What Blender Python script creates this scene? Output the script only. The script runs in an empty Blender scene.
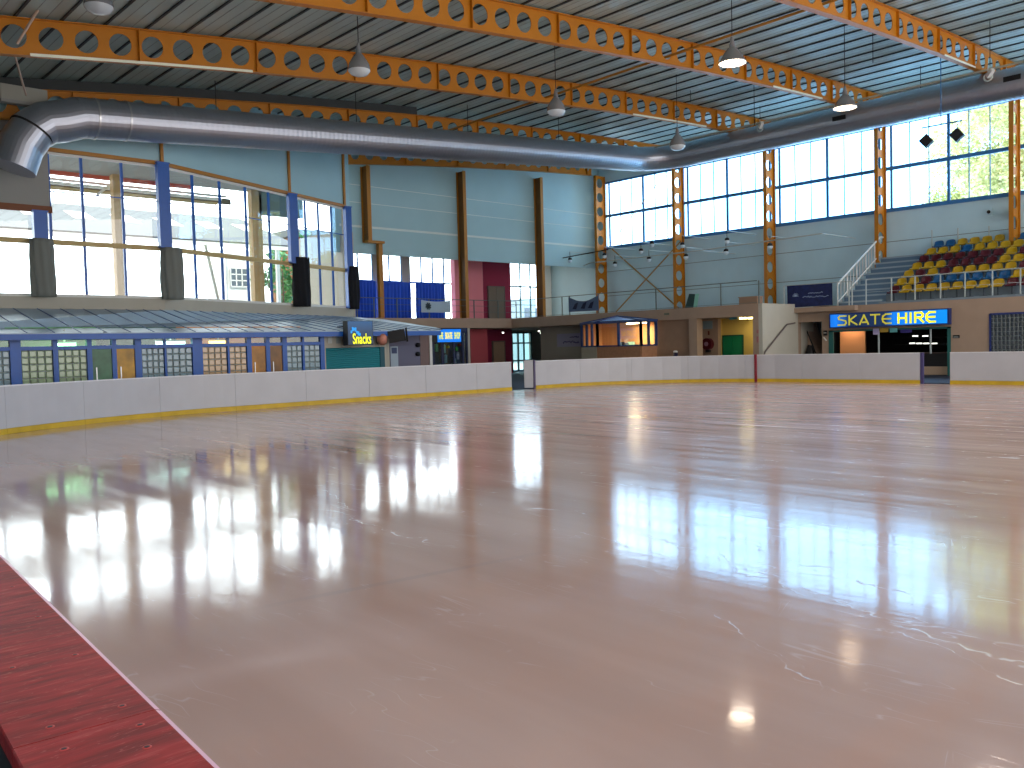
import bpy, bmesh, math, random
from mathutils import Vector, Matrix
random.seed(7)
SC = bpy.context.scene
COL = SC.collection
V = Vector

# ------------------------------------------------------------------ camera
CAM_H = 1.7
F_PX = 865.39
CR = V((0.732616, -0.680158, -0.025654))
CU = V((0.04789, 0.013913, 0.998756))
CF = V((0.678955, 0.732933, -0.042766))
cd = bpy.data.cameras.new('camera')
cd.sensor_width = 36.0
cd.lens = F_PX / 1024 * 36
cd.clip_start = 0.05
cd.clip_end = 500
cam = bpy.data.objects.new('camera', cd)
COL.objects.link(cam)
cam.matrix_world = Matrix(((CR.x, CU.x, -CF.x, 0), (CR.y, CU.y, -CF.y, 0), (CR.z, CU.z, -CF.z, CAM_H), (0, 0, 0, 1)))
SC.camera = cam

# ------------------------------------------------------------------ world: hazy bright sky, bluer over the stand side
w = bpy.data.worlds.new('sky')
SC.world = w
w.use_nodes = True
nt = w.node_tree
nt.nodes.clear()
o_ = nt.nodes.new('ShaderNodeOutputWorld')
bg = nt.nodes.new('ShaderNodeBackground')
tc = nt.nodes.new('ShaderNodeTexCoord')
sx = nt.nodes.new('ShaderNodeSeparateXYZ')
nt.links.new(tc.outputs['Generated'], sx.inputs[0])


def wramp(sock, stops):
    r = nt.nodes.new('ShaderNodeValToRGB')
    mr = nt.nodes.new('ShaderNodeMapRange')
    mr.inputs['From Min'].default_value = -1
    nt.links.new(sock, mr.inputs['Value'])
    nt.links.new(mr.outputs[0], r.inputs[0])
    while len(r.color_ramp.elements) < len(stops):
        r.color_ramp.elements.new(0.5)
    for e, (p, c) in zip(r.color_ramp.elements, stops):
        e.position = p
        e.color = (*c, 1)
    return r


# direction X - Y : -1 = beyond the end glazing, +1 = beyond the stand windows
sub = nt.nodes.new('ShaderNodeMath'); sub.operation = 'SUBTRACT'
nt.links.new(sx.outputs[0], sub.inputs[0]); nt.links.new(sx.outputs[1], sub.inputs[1])
WHITE = (0.86, 0.96, 1.0)
BLUE = (0.30, 0.62, 1.0)
DIM = (0.365, 0.345, 0.335)
rx = wramp(sub.outputs[0], [(0.0, WHITE), (0.42, WHITE), (0.62, BLUE), (1.0, BLUE)])
# towards the viewer's back the day is darker (shaded side of the building)
add = nt.nodes.new('ShaderNodeMath'); add.operation = 'ADD'
nt.links.new(sx.outputs[0], add.inputs[0]); nt.links.new(sx.outputs[1], add.inputs[1])
rb = wramp(add.outputs[0], [(0.0, (0, 0, 0)), (0.50, (0, 0, 0)), (0.68, (1, 1, 1)), (1.0, (1, 1, 1))])
mx = nt.nodes.new('ShaderNodeMix'); mx.data_type = 'RGBA'
nt.links.new(rb.outputs[0], mx.inputs['Factor'])
mx.inputs['A'].default_value = (*DIM, 1)
nt.links.new(rx.outputs[0], mx.inputs['B'])
nt.links.new(mx.outputs['Result'], bg.inputs['Color'])
bg.inputs['Strength'].default_value = 5.6
nt.links.new(bg.outputs[0], o_.inputs[0])

sl = bpy.data.lights.new('sun', 'SUN'); sl.energy = 2.4; sl.angle = math.radians(1.0); sl.color = (1, 0.95, 0.86)
so_ = bpy.data.objects.new('sun', sl); COL.objects.link(so_)
so_.rotation_euler = (math.radians(38), 0, math.radians(2))   # shines from behind the viewer, down onto the yard beyond

SC.view_settings.view_transform = 'Standard'
SC.view_settings.look = 'None'
SC.view_settings.gamma = 1
SC.view_settings.use_curve_mapping = False
SC.view_settings.exposure = 0.6

cy = SC.cycles
cy.max_bounces = 7
cy.diffuse_bounces = 4
cy.glossy_bounces = 4
cy.transparent_max_bounces = 16
cy.sample_clamp_indirect = 4
cy.use_denoising = True


# ------------------------------------------------------------------ helpers
def lin(c):
    return tuple(((v / 255) / 12.92 if v / 255 <= 0.04045 else ((v / 255 + 0.055) / 1.055) ** 2.4) for v in c)


def ray(x, y):
    return CR * ((x - 512) / F_PX) - CU * ((y - 384) / F_PX) + CF


ORG = V((0, 0, CAM_H))


def on(x, y, ax, v):
    """Point of the plane <axis>=v that the photograph shows at x, y."""
    d = ray(x, y)
    return ORG + d * ((v - ORG[ax]) / d[ax])


def onp(x, y, p0, n):
    d = ray(x, y)
    return ORG + d * ((V(p0) - ORG).dot(V(n)) / d.dot(V(n)))


MATS = {}


def mat(name, rgb, rough=0.6, metal=0.0, spec=0.5, noise=0.0, nscale=4.0, bump=0.0, bscale=30.0, emit=None, estr=0.0):
    if name in MATS:
        return MATS[name]
    m = bpy.data.materials.new(name)
    m.use_nodes = True
    t = m.node_tree
    b = t.nodes['Principled BSDF']
    c = lin(rgb)
    b.inputs['Base Color'].default_value = (*c, 1)
    b.inputs['Roughness'].default_value = rough
    b.inputs['Metallic'].default_value = metal
    b.inputs['Specular IOR Level'].default_value = spec
    tcn = t.nodes.new('ShaderNodeTexCoord')
    if noise > 0:
        n = t.nodes.new('ShaderNodeTexNoise')
        n.inputs['Scale'].default_value = nscale
        n.inputs['Detail'].default_value = 5
        t.links.new(tcn.outputs['Object'], n.inputs['Vector'])
        r = t.nodes.new('ShaderNodeValToRGB')
        r.color_ramp.elements[0].position = 0.3
        r.color_ramp.elements[1].position = 0.7
        r.color_ramp.elements[0].color = (*[v * (1 - noise) for v in c], 1)
        r.color_ramp.elements[1].color = (*[min(1, v * (1 + noise)) for v in c], 1)
        t.links.new(n.outputs['Fac'], r.inputs[0])
        t.links.new(r.outputs[0], b.inputs['Base Color'])
    if bump > 0:
        n = t.nodes.new('ShaderNodeTexNoise')
        n.inputs['Scale'].default_value = bscale
        t.links.new(tcn.outputs['Object'], n.inputs['Vector'])
        bp = t.nodes.new('ShaderNodeBump')
        bp.inputs['Strength'].default_value = bump
        bp.inputs['Distance'].default_value = 0.02
        t.links.new(n.outputs['Fac'], bp.inputs['Height'])
        t.links.new(bp.outputs[0], b.inputs['Normal'])
    if emit is not None:
        b.inputs['Emission Color'].default_value = (*lin(emit), 1)
        b.inputs['Emission Strength'].default_value = estr
    MATS[name] = m
    return m


def glass_mat(name, tint, gloss=0.08, rough=0.02):
    m = bpy.data.materials.new(name)
    m.use_nodes = True
    t = m.node_tree
    t.nodes.clear()
    o = t.nodes.new('ShaderNodeOutputMaterial')
    tr = t.nodes.new('ShaderNodeBsdfTransparent')
    tr.inputs[0].default_value = (*tint, 1)
    g = t.nodes.new('ShaderNodeBsdfGlossy')
    g.inputs['Roughness'].default_value = rough
    mxn = t.nodes.new('ShaderNodeMixShader')
    mxn.inputs[0].default_value = gloss
    t.links.new(tr.outputs[0], mxn.inputs[1])
    t.links.new(g.outputs[0], mxn.inputs[2])
    t.links.new(mxn.outputs[0], o.inputs[0])
    return m


class MB:
    """collects shapes, builds them as ONE mesh object"""

    def __init__(s):
        s.v = []; s.f = []; s.m = []; s.sm = []

    def add(s, vs, fs, m=0, smooth=False):
        k = len(s.v)
        s.v += [tuple(a) for a in vs]
        for f in fs:
            s.f.append([i + k for i in f]); s.m.append(m); s.sm.append(smooth)
        return s

    def box(s, a, b, m=0):
        x0, y0, z0 = a; x1, y1, z1 = b
        if x0 > x1: x0, x1 = x1, x0
        if y0 > y1: y0, y1 = y1, y0
        if z0 > z1: z0, z1 = z1, z0
        vs = [(x0, y0, z0), (x1, y0, z0), (x1, y1, z0), (x0, y1, z0), (x0, y0, z1), (x1, y0, z1), (x1, y1, z1), (x0, y1, z1)]
        return s.add(vs, [(0, 3, 2, 1), (4, 5, 6, 7), (0, 1, 5, 4), (1, 2, 6, 5), (2, 3, 7, 6), (3, 0, 4, 7)], m)

    def bar(s, p, q, w_, h_, m=0, up=None):
        """square bar from p to q, w_ across, h_ along up"""
        p = V(p); q = V(q); d = (q - p).normalized()
        up = V(up) if up else (V((0, 0, 1)) if abs(d.z) < 0.95 else V((0, 1, 0)))
        a = d.cross(up).normalized(); b = a.cross(d).normalized()
        vs = []
        for e in (p, q):
            for i, j in ((-1, -1), (1, -1), (1, 1), (-1, 1)):
                vs.append(e + a * (w_ / 2 * i) + b * (h_ / 2 * j))
        return s.add(vs, [(3, 2, 1, 0), (4, 5, 6, 7), (0, 1, 5, 4), (1, 2, 6, 5), (2, 3, 7, 6), (3, 0, 4, 7)], m)

    def tube(s, pts, r, n=8, m=0, cap=True, smooth=True):
        pts = [V(p) for p in pts]
        rs = r if isinstance(r, (list, tuple)) else [r] * len(pts)
        d0 = (pts[1] - pts[0]).normalized()
        up = V((0, 0, 1)) if abs(d0.z) < 0.9 else V((1, 0, 0))
        a = d0.cross(up).normalized()
        vs = []
        for i, p in enumerate(pts):
            d = ((pts[min(i + 1, len(pts) - 1)] - pts[max(i - 1, 0)])).normalized()
            a = (a - d * a.dot(d)).normalized()
            b = d.cross(a)
            for k in range(n):
                t = 2 * math.pi * k / n
                vs.append(p + a * (rs[i] * math.cos(t)) + b * (rs[i] * math.sin(t)))
        fs = [(i * n + k, i * n + (k + 1) % n, (i + 1) * n + (k + 1) % n, (i + 1) * n + k) for i in range(len(pts) - 1) for k in range(n)]
        s.add(vs, fs, m, smooth)
        if cap:
            s.add(vs[:n], [tuple(range(n))[::-1]], m)
            s.add(vs[-n:], [tuple(range(n))], m)
        return s

    def lathe(s, c, prof, n=20, m=0, smooth=True):
        """prof: (radius, z) list about the vertical axis through c"""
        c = V(c); vs = []
        for r, z in prof:
            for k in range(n):
                t = 2 * math.pi * k / n
                vs.append(c + V((r * math.cos(t), r * math.sin(t), z)))
        fs = [(i * n + k, i * n + (k + 1) % n, (i + 1) * n + (k + 1) % n, (i + 1) * n + k) for i in range(len(prof) - 1) for k in range(n)]
        return s.add(vs, fs, m, smooth)

    def prism(s, poly, vec, m=0):
        """closed polygon (3D points) swept by vec"""
        n = len(poly); P = [V(p) for p in poly]; vec = V(vec)
        vs = P + [p + vec for p in P]
        fs = [tuple(range(n))[::-1], tuple(range(n, 2 * n))] + [(i, (i + 1) % n, n + (i + 1) % n, n + i) for i in range(n)]
        return s.add(vs, fs, m)

    def build(s, name, mats, parent=None, smooth=None):
        me = bpy.data.meshes.new(name)
        me.from_pydata(s.v, [], s.f)
        if not isinstance(mats, (list, tuple)):
            mats = [mats]
        for mm in mats:
            me.materials.append(mm)
        me.polygons.foreach_set('material_index', s.m)
        me.polygons.foreach_set('use_smooth', s.sm)
        me.update()
        bm = bmesh.new(); bm.from_mesh(me)
        bmesh.ops.recalc_face_normals(bm, faces=bm.faces)
        bm.to_mesh(me); bm.free()
        o = bpy.data.objects.new(name, me)
        COL.objects.link(o)
        if parent is not None:
            o.parent = parent
            o.matrix_parent_inverse = parent.matrix_basis.inverted()
        return o


def tag(o, label, cat, group=None, kind=None):
    o['label'] = label; o['category'] = cat
    if group: o['group'] = group
    if kind: o['kind'] = kind
    return o


def thing(name, loc, label, cat, group=None, rz=0.0):
    o = bpy.data.objects.new(name, None)
    o.empty_display_size = 0.1
    COL.objects.link(o)
    o.location = loc; o.rotation_euler = (0, 0, rz)
    return tag(o, label, cat, group)


def struct(o):
    o['kind'] = 'structure'
    return o


def group_root(name, loc):
    o = bpy.data.objects.new(name, None); COL.objects.link(o); o.location = loc
    return struct(o)


def copy_tree(o, parent=None, dloc=None):
    c = o.copy(); COL.objects.link(c)
    if parent is not None:
        c.parent = parent
    for ch in list(o.children):
        copy_tree(ch, c)
    return c


def text(name, s, origin, xdir, ydir, height, m, parent, width=None, ext=0.01, bold=0.0):
    """lettering lying in the plane (xdir, ydir), lower left corner at origin"""
    cu = bpy.data.curves.new(name, 'FONT')
    cu.body = s; cu.size = 1.0; cu.extrude = 0.0; cu.offset = bold
    o = bpy.data.objects.new(name, cu)
    cu.materials.append(m)
    COL.objects.link(o)
    bpy.context.view_layer.update()
    dg = bpy.context.evaluated_depsgraph_get()
    me = bpy.data.meshes.new_from_object(o.evaluated_get(dg))
    COL.objects.unlink(o); bpy.data.objects.remove(o)
    xs = [v.co.x for v in me.vertices]; ys = [v.co.y for v in me.vertices]
    x0, x1, y0, y1 = min(xs), max(xs), min(ys), max(ys)
    sy = height / (y1 - y0)
    sx_ = (width / (x1 - x0)) if width else sy
    X = V(xdir).normalized(); Y = V(ydir).normalized(); N = X.cross(Y)
    O = V(origin)
    for v in me.vertices:
        v.co = O + X * ((v.co.x - x0) * sx_) + Y * ((v.co.y - y0) * sy) + N * (v.co.z + ext)
    r = bpy.data.objects.new(name, me); COL.objects.link(r)
    r.parent = parent
    r.matrix_parent_inverse = parent.matrix_basis.inverted()
    return r


# ------------------------------------------------------------------ materials
M_board = mat('board_plastic', (182, 184, 190), 0.35, noise=0.04, nscale=1.5)
M_kick = mat('kick_yellow', (196, 164, 34), 0.5, noise=0.12, nscale=3)
M_cap = None
M_orange = mat('orange_paint', (190, 118, 8), 0.45, noise=0.05, nscale=2)
M_orange_d = mat('ochre_paint', (176, 118, 34), 0.5)
M_cream = mat('cream_wall', (184, 180, 166), 0.8, noise=0.03, nscale=2)
M_white = mat('white_paint', (225, 225, 220), 0.55)
M_grey = mat('grey_wall', (150, 150, 145), 0.8)
M_clad = mat('wall_cladding', (196, 226, 236), 0.45, noise=0.03, nscale=1)
M_panel = mat('wall_panel', (162, 200, 210), 0.55, noise=0.03, nscale=0.7)
M_blue = mat('blue_paint', (10, 88, 178), 0.35, noise=0.05)
M_steelblue = mat('window_bar_glare', (58, 122, 180), 0.5)  # blue of the window glare is put into the bar colour
M_galv = mat('galvanised', (200, 203, 205), 0.3, metal=0.85)
M_rail = mat('pale_steel', (190, 200, 198), 0.4, metal=0.2)
M_black = mat('black', (14, 14, 18), 0.5)
M_dark = mat('dark_interior', (24, 22, 24), 0.8)
M_teal = mat('teal_shutter', (0, 128, 140), 0.5)
M_red = mat('red_wall', (196, 88, 98), 0.7)
M_pink = mat('pink_wall', (232, 140, 154), 0.7)
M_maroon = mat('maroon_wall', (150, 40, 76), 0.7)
M_fascia = mat('balcony_render', (166, 142, 122), 0.8, noise=0.04, nscale=2)
M_tan = mat('tan_wall', (154, 124, 102), 0.85, noise=0.05, nscale=3)
M_concourse = mat('rubber_matting', (30, 42, 66), 0.7, noise=0.2)
M_floorup = mat('upper_floor', (150, 145, 140), 0.7)
M_curtblue = mat('blue_curtain_cloth', (48, 98, 225), 0.8)
M_curtgrey = mat('grey_curtain_cloth', (120, 124, 118), 0.9)
M_curtblk = mat('black_curtain_cloth', (16, 18, 24), 0.9)
M_glass = glass_mat('clear_glass', (0.95, 0.97, 0.97), 0.07)
M_glassg = glass_mat('green_glass', (0.80, 0.92, 0.90), 0.07)
M_green = mat('green_door_paint', (0, 132, 84), 0.5)
M_yellow = mat('yellow_wall', (222, 190, 104), 0.7)


def ice_material():
    m = bpy.data.materials.new('ice')
    m.use_nodes = True
    t = m.node_tree; L = t.links.new
    b = t.nodes['Principled BSDF']
    tcn = t.nodes.new('ShaderNodeTexCoord')

    def noise(detail, size, ang, seed=0.0, rough=0.5):
        """noise whose grains are size=(long, short) metres, long axis turned by ang"""
        mp = t.nodes.new('ShaderNodeMapping'); mp.vector_type = 'TEXTURE'
        mp.inputs['Scale'].default_value = (size[0], size[1], 1)
        mp.inputs['Rotation'].default_value = (0, 0, math.radians(ang))
        mp.inputs['Location'].default_value = (seed, seed * 1.7, 0)
        L(tcn.outputs['Object'], mp.inputs[0])
        n = t.nodes.new('ShaderNodeTexNoise')
        n.inputs['Scale'].default_value = 1.0
        n.inputs['Detail'].default_value = detail
        n.inputs['Roughness'].default_value = rough
        L(mp.outputs[0], n.inputs['Vector'])
        return n.outputs['Fac']

    def ma(a, bb, op='MULTIPLY'):
        n = t.nodes.new('ShaderNodeMath'); n.operation = op
        for i, q in enumerate((a, bb)):
            if q is None: continue
            if isinstance(q, (int, float)): n.inputs[i].default_value = q
            else: L(q, n.inputs[i])
        return n.outputs[0]

    def rng(src, a, c, lo=0.0, hi=1.0):
        n = t.nodes.new('ShaderNodeMapRange')
        n.inputs['From Min'].default_value = a; n.inputs['From Max'].default_value = c
        n.inputs['To Min'].default_value = lo; n.inputs['To Max'].default_value = hi
        L(src, n.inputs['Value']); return n.outputs[0]

    def colmix(f, a, c):
        n = t.nodes.new('ShaderNodeMix'); n.data_type = 'RGBA'
        L(f, n.inputs['Factor'])
        for k, q in (('A', a), ('B', c)):
            if isinstance(q, tuple): n.inputs[k].default_value = (*q, 1)
            else: L(q, n.inputs[k])
        return n.outputs['Result']
    sp = t.nodes.new('ShaderNodeSeparateXYZ'); L(tcn.outputs['Object'], sp.inputs[0])
    X, Y = sp.outputs[0], sp.outputs[1]
    wet = rng(ma(X, ma(ma(noise(2, (1.2, 1.2), 0, 5.0), 0.5, 'SUBTRACT'), 1.6), 'ADD'), 4.6, 6.2)   # beyond the last resurfacing edge
    base = colmix(rng(noise(4, (7.0, 0.9), 88, 2.0), 0.35, 0.65), lin((184, 150, 137)), lin((197, 165, 153)))

    def scratches(size, ang, width, seed, g0=0.56):
        d = ma(ma(noise(1, size, ang, seed), 0.5, 'SUBTRACT'), None, 'ABSOLUTE')
        line = rng(d, 0.0, width, 1.0, 0.0)
        gate = rng(noise(3, (0.9, 0.45), ang, seed * 2.3, 0.6), g0, g0 + 0.05)
        return ma(line, gate)
    s1 = scratches((2.6, 0.16), 84, 0.012, 3.0, 0.6)
    s2 = scratches((1.6, 0.16), 112, 0.008, 11.0, 0.63)
    s3 = scratches((1.4, 0.10), 20, 0.010, 23.0, 0.65)
    s4 = scratches((0.55, 0.12), 97, 0.012, 31.0, 0.56)
    sc = ma(ma(s1, s2, 'MAXIMUM'), ma(s3, s4, 'MAXIMUM'), 'MAXIMUM')
    sc = ma(sc, rng(wet, 0, 1, 0.35, 1.0))

    # ridges of refrozen slush, short wandering lines
    nx = ma(ma(noise(3, (0.55, 0.55), 0, 41.0, 0.6), 0.5, 'SUBTRACT'), 0.55)

    def ridge(x0, y0, x1, y1, wd):
        dx, dy = x1 - x0, y1 - y0; ln = math.hypot(dx, dy); ux, uy = dx / ln, dy / ln
        px, py = -uy, ux
        a = ma(ma(ma(X, px), ma(Y, py), 'ADD'), -(x0 * px + y0 * py), 'ADD')
        a = ma(ma(a, nx, 'ADD'), None, 'ABSOLUTE')
        al = ma(ma(ma(X, ux), ma(Y, uy), 'ADD'), -(x0 * ux + y0 * uy), 'ADD')
        g = ma(rng(al, -0.1, 0.15), rng(al, ln + 0.1, ln - 0.15))
        return ma(rng(a, 0.0, wd, 1.0, 0.0), g)
    rd = None
    for q in ((5.9, 4.4, 5.3, 2.9, .009), (5.75, 5.4, 5.45, 4.2, .008), (4.5, 3.1, 4.1, 2.3, .008), (4.2, 2.6, 3.95, 2.1, .007), (5.0, 2.2, 4.4, 0.9, .009), (4.72, 7.6, 4.58, 5.8, .012), (6.15, 5.0, 5.55, 3.2, .011), (5.55, 3.3, 4.75, 1.3, .012), (6.4, 4.3, 5.7, 2.4, .010), (5.5, 9.5, 5.0, 7.9, .010), (5.2, 11.5, 4.3, 12.6, .010)):
        r_ = ridge(*q); rd = r_ if rd is None else ma(rd, r_, 'MAXIMUM')
    frag = rng(noise(3, (0.28, 0.2), 60, 53.0, 0.6), 0.47, 0.53)
    rd = ma(rd, rng(frag, 0, 1, 0.12, 1.0))
    # painted stripe under the ice
    def stripe(x0, y0, x1, y1, wd):
        dx, dy = x1 - x0, y1 - y0; ln = math.hypot(dx, dy); px, py = -dy / ln, dx / ln
        a = ma(ma(ma(ma(X, px), ma(Y, py), 'ADD'), -(x0 * px + y0 * py), 'ADD'), None, 'ABSOLUTE')
        return rng(a, wd * 0.6, wd, 1.0, 0.0)
    st = ma(stripe(2.35, 5.42, 4.99, 5.04, 0.05), ma(rng(X, 5.3, 4.3), rng(X, 2.4, 3.2)))
    base = colmix(ma(st, 0.16), base, (0.25, 0.25, 0.28))
    white = ma(ma(sc, 0.4), ma(rd, 0.45), 'MAXIMUM')
    L(colmix(white, base, (0.9, 0.9, 0.92)), b.inputs['Base Color'])
    b.inputs['IOR'].default_value = 1.40
    rr = rng(noise(4, (3.0, 0.35), 88, 7.0), 0.3, 0.7, 0.045, 0.13)
    far = ma(rng(X, 7.0, 15.0), rng(noise(5, (5.0, 0.16), 88, 61.0, 0.65), 0.42, 0.62))
    L(ma(ma(ma(rr, ma(rng(X, 6.0, 13.0), 0.05), 'ADD'), ma(far, 0.12), 'ADD'), ma(white, 0.2), 'ADD'), b.inputs['Roughness'])
    w1 = noise(4, (0.9, 0.16), 90, 13.0, 0.6)
    w2 = noise(2, (1.5, 1.2), 0, 17.0)
    w3 = noise(3, (2.6, 0.07), 86, 19.0, 0.6)
    w4 = noise(3, (0.10, 0.07), 0, 29.0, 0.5)
    h = ma(ma(ma(w1, 0.55), ma(w2, 1.2), 'ADD'), ma(ma(w3, wet), 0.45), 'ADD')
    h = ma(ma(h, ma(w4, 0.20), 'ADD'), ma(ma(sc, 0.2), ma(rd, 0.5), 'ADD'), 'ADD')
    bp = t.nodes.new('ShaderNodeBump'); bp.inputs['Strength'].default_value = 0.3; bp.inputs['Distance'].default_value = 0.0035
    L(h, bp.inputs['Height']); L(bp.outputs[0], b.inputs['Normal'])
    return m


def red_cap_material():
    m = bpy.data.materials.new('red_cap_plastic')
    m.use_nodes = True
    t = m.node_tree; L = t.links.new
    b = t.nodes['Principled BSDF']
    tcn = t.nodes.new('ShaderNodeTexCoord')
    n = t.nodes.new('ShaderNodeTexNoise'); n.inputs['Scale'].default_value = 9; n.inputs['Detail'].default_value = 6
    mp = t.nodes.new('ShaderNodeMapping'); mp.inputs['Scale'].default_value = (1, 5, 1); mp.inputs['Rotation'].default_value = (0, 0, 0.5)
    L(tcn.outputs['Object'], mp.inputs[0]); L(mp.outputs[0], n.inputs['Vector'])
    r = t.nodes.new('ShaderNodeValToRGB')
    e = r.color_ramp.elements
    e[0].position = 0.35; e[0].color = (*lin((122, 20, 24)), 1)
    e[1].position = 0.62; e[1].color = (*lin((168, 34, 36)), 1)
    x = e.new(0.80); x.color = (*lin((190, 84, 78)), 1)
    L(n.outputs['Fac'], r.inputs[0])
    # fine scratches
    n2 = t.nodes.new('ShaderNodeTexNoise'); n2.inputs['Scale'].default_value = 14; n2.inputs['Detail'].default_value = 2
    mp2 = t.nodes.new('ShaderNodeMapping'); mp2.inputs['Scale'].default_value = (0.6, 5, 1); mp2.inputs['Rotation'].default_value = (0, 0, 0.9)
    L(tcn.outputs['Object'], mp2.inputs[0]); L(mp2.outputs[0], n2.inputs['Vector'])
    s1 = t.nodes.new('ShaderNodeMath'); s1.operation = 'SUBTRACT'; s1.inputs[1].default_value = 0.5; L(n2.outputs['Fac'], s1.inputs[0])
    s2 = t.nodes.new('ShaderNodeMath'); s2.operation = 'ABSOLUTE'; L(s1.outputs[0], s2.inputs[0])
    s3 = t.nodes.new('ShaderNodeMapRange'); s3.inputs['From Max'].default_value = 0.012; s3.inputs['To Min'].default_value = 0.4; s3.inputs['To Max'].default_value = 0
    L(s2.outputs[0], s3.inputs['Value'])
    mm = t.nodes.new('ShaderNodeMix'); mm.data_type = 'RGBA'
    L(s3.outputs[0], mm.inputs['Factor']); L(r.outputs[0], mm.inputs['A']); mm.inputs['B'].default_value = (*lin((205, 120, 110)), 1)
    L(mm.outputs['Result'], b.inputs['Base Color'])
    b.inputs['Roughness'].default_value = 0.5; b.inputs['Specular IOR Level'].default_value = 0.3
    bp = t.nodes.new('ShaderNodeBump'); bp.inputs['Strength'].default_value = 0.25; bp.inputs['Distance'].default_value = 0.003
    L(n.outputs['Fac'], bp.inputs['Height']); L(bp.outputs[0], b.inputs['Normal'])
    return m


def duct_material():
    m = bpy.data.materials.new('spiral_duct')
    m.use_nodes = True
    t = m.node_tree; L = t.links.new
    b = t.nodes['Principled BSDF']
    b.inputs['Base Color'].default_value = (*lin((174, 179, 190)), 1)
    b.inputs['Metallic'].default_value = 0.85
    b.inputs['Roughness'].default_value = 0.36
    return m


M_ice = ice_material()
M_cap = red_cap_material()
M_duct = duct_material()

# ------------------------------------------------------------------ plan numbers (metres, camera over the origin)
XW, YE = 44.0, 38.6           # stand side wall, end wall
BEAM_Y = [31.75, 25.6, 19.4, 13.3]
COL_Y = [38.0, 31.75, 25.6, 19.4, 13.3, 7.1]


def ZB(x):                     # underside of the roof beams
    return 8.781 + 0.1532 * x - 0.001398 * x * x


zb = ZB
BD = 0.95                      # beam depth


def roof_z(x):
    return zb(x) + BD + 0.06


# ------------------------------------------------------------------ floor, ice
def flat(name, poly, z, m, th=0.2):
    b = MB().prism([(x, y, z - th) for x, y in poly], (0, 0, th))
    return b.build(name, m)


RX0, RX1, RY1, RAD = 0.62, 31.9, 24.8, 7.0


def arc(cx, cy_, r, a0, a1, n=14):
    return [(cx + r * math.cos(math.radians(a0 + (a1 - a0) * i / n)), cy_ + r * math.sin(math.radians(a0 + (a1 - a0) * i / n))) for i in range(n + 1)]


near_line = [(0.30, -2.0), (0.44, 0.6), (0.55, 2.4), (0.72, 5.0), (0.98, 9.0), (1.25, 14.0), (1.55, 16.2)]
corner_l = [(2.1, 18.3), (3.0, 20.2), (4.5, 22.0), (6.6, 23.4), (8.9, 24.35), (11.2, 24.75)]
rink_outline = near_line + corner_l + [(16, RY1), (RX1 - RAD, RY1)] + arc(RX1 - RAD, RY1 - RAD, RAD, 90, 0)[1:] + [(RX1, 10), (RX1, -2.0)]
def side_shift(P, d):
    """the path moved sideways by d, to the left of its travel"""
    out = []
    for i, p in enumerate(P):
        a = V(P[max(i - 1, 0)]); b = V(P[min(i + 1, len(P) - 1)])
        t = (b - a).normalized()
        out.append((p[0] - t.y * d, p[1] + t.x * d))
    return out


struct(flat('floor', [(-6, -8), (46, -8), (46, 47), (-6, 47)], -0.12, M_concourse, 0.3))
# concourse ring is lower slab; ice slab sits on it
struct(flat('floor_ice', side_shift(rink_outline, 0.01), 0.0, M_ice, 0.11))
mb = MB()
ring = side_shift(rink_outline, 0.30)
for i in range(len(ring) - 1):
    a, b = ring[i], ring[i + 1]
    # outward quads to a far frame
for poly in ([(-6, -8), (-0.25, -8), (-0.25, 47), (-6, 47)], [(-0.25, 25.3), (46, 25.3), (46, 47), (-0.25, 47)], [(32.45, -8), (46, -8), (46, 25.3), (32.45, 25.3)]):
    mb.prism([(x, y, -0.12) for x, y in poly], (0, 0, 0.12))
struct(mb.build('floor_concourse', M_concourse))

# ------------------------------------------------------------------ rink boards
def path_len(P):
    return sum((V(P[i + 1]) - V(P[i])).length for i in range(len(P) - 1))


def sub_path(P, s0, s1):
    out = []; s = 0
    for i in range(len(P) - 1):
        a = V(P[i]); b = V(P[i + 1]); l = (b - a).length
        if s + l > s0 and s < s1:
            t0 = max(0, (s0 - s) / l); t1 = min(1, (s1 - s) / l)
            if not out: out.append(tuple(a.lerp(b, t0)))
            out.append(tuple(a.lerp(b, t1)))
        s += l
    return out


def sweep_wall(P, off0, off1, z0, z1, m, name, parent):
    A = side_shift(P, off0); B = side_shift(P, off1)
    mbb = MB()
    n = len(P)
    vs = [(*a, z0) for a in A] + [(*a, z1) for a in A] + [(*b, z0) for b in B] + [(*b, z1) for b in B]
    fs = []
    for i in range(n - 1):
        fs += [(i, i + 1, n + i + 1, n + i), (2 * n + i + 1, 2 * n + i, 3 * n + i, 3 * n + i + 1), (n + i, n + i + 1, 3 * n + i + 1, 3 * n + i), (i + 1, i, 2 * n + i, 2 * n + i + 1)]
    fs += [(0, n, 3 * n, 2 * n), (n - 1, 2 * n - 1 + n * 2 - n * 0 - n, 3 * n - 1 + n * 0 + n - n, 0)][:1]
    fs += [(n - 1, 3 * n - 1, 4 * n - 1, 2 * n - 1)]
    mbb.add(vs, fs)
    return mbb.build(name, m, parent)


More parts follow.
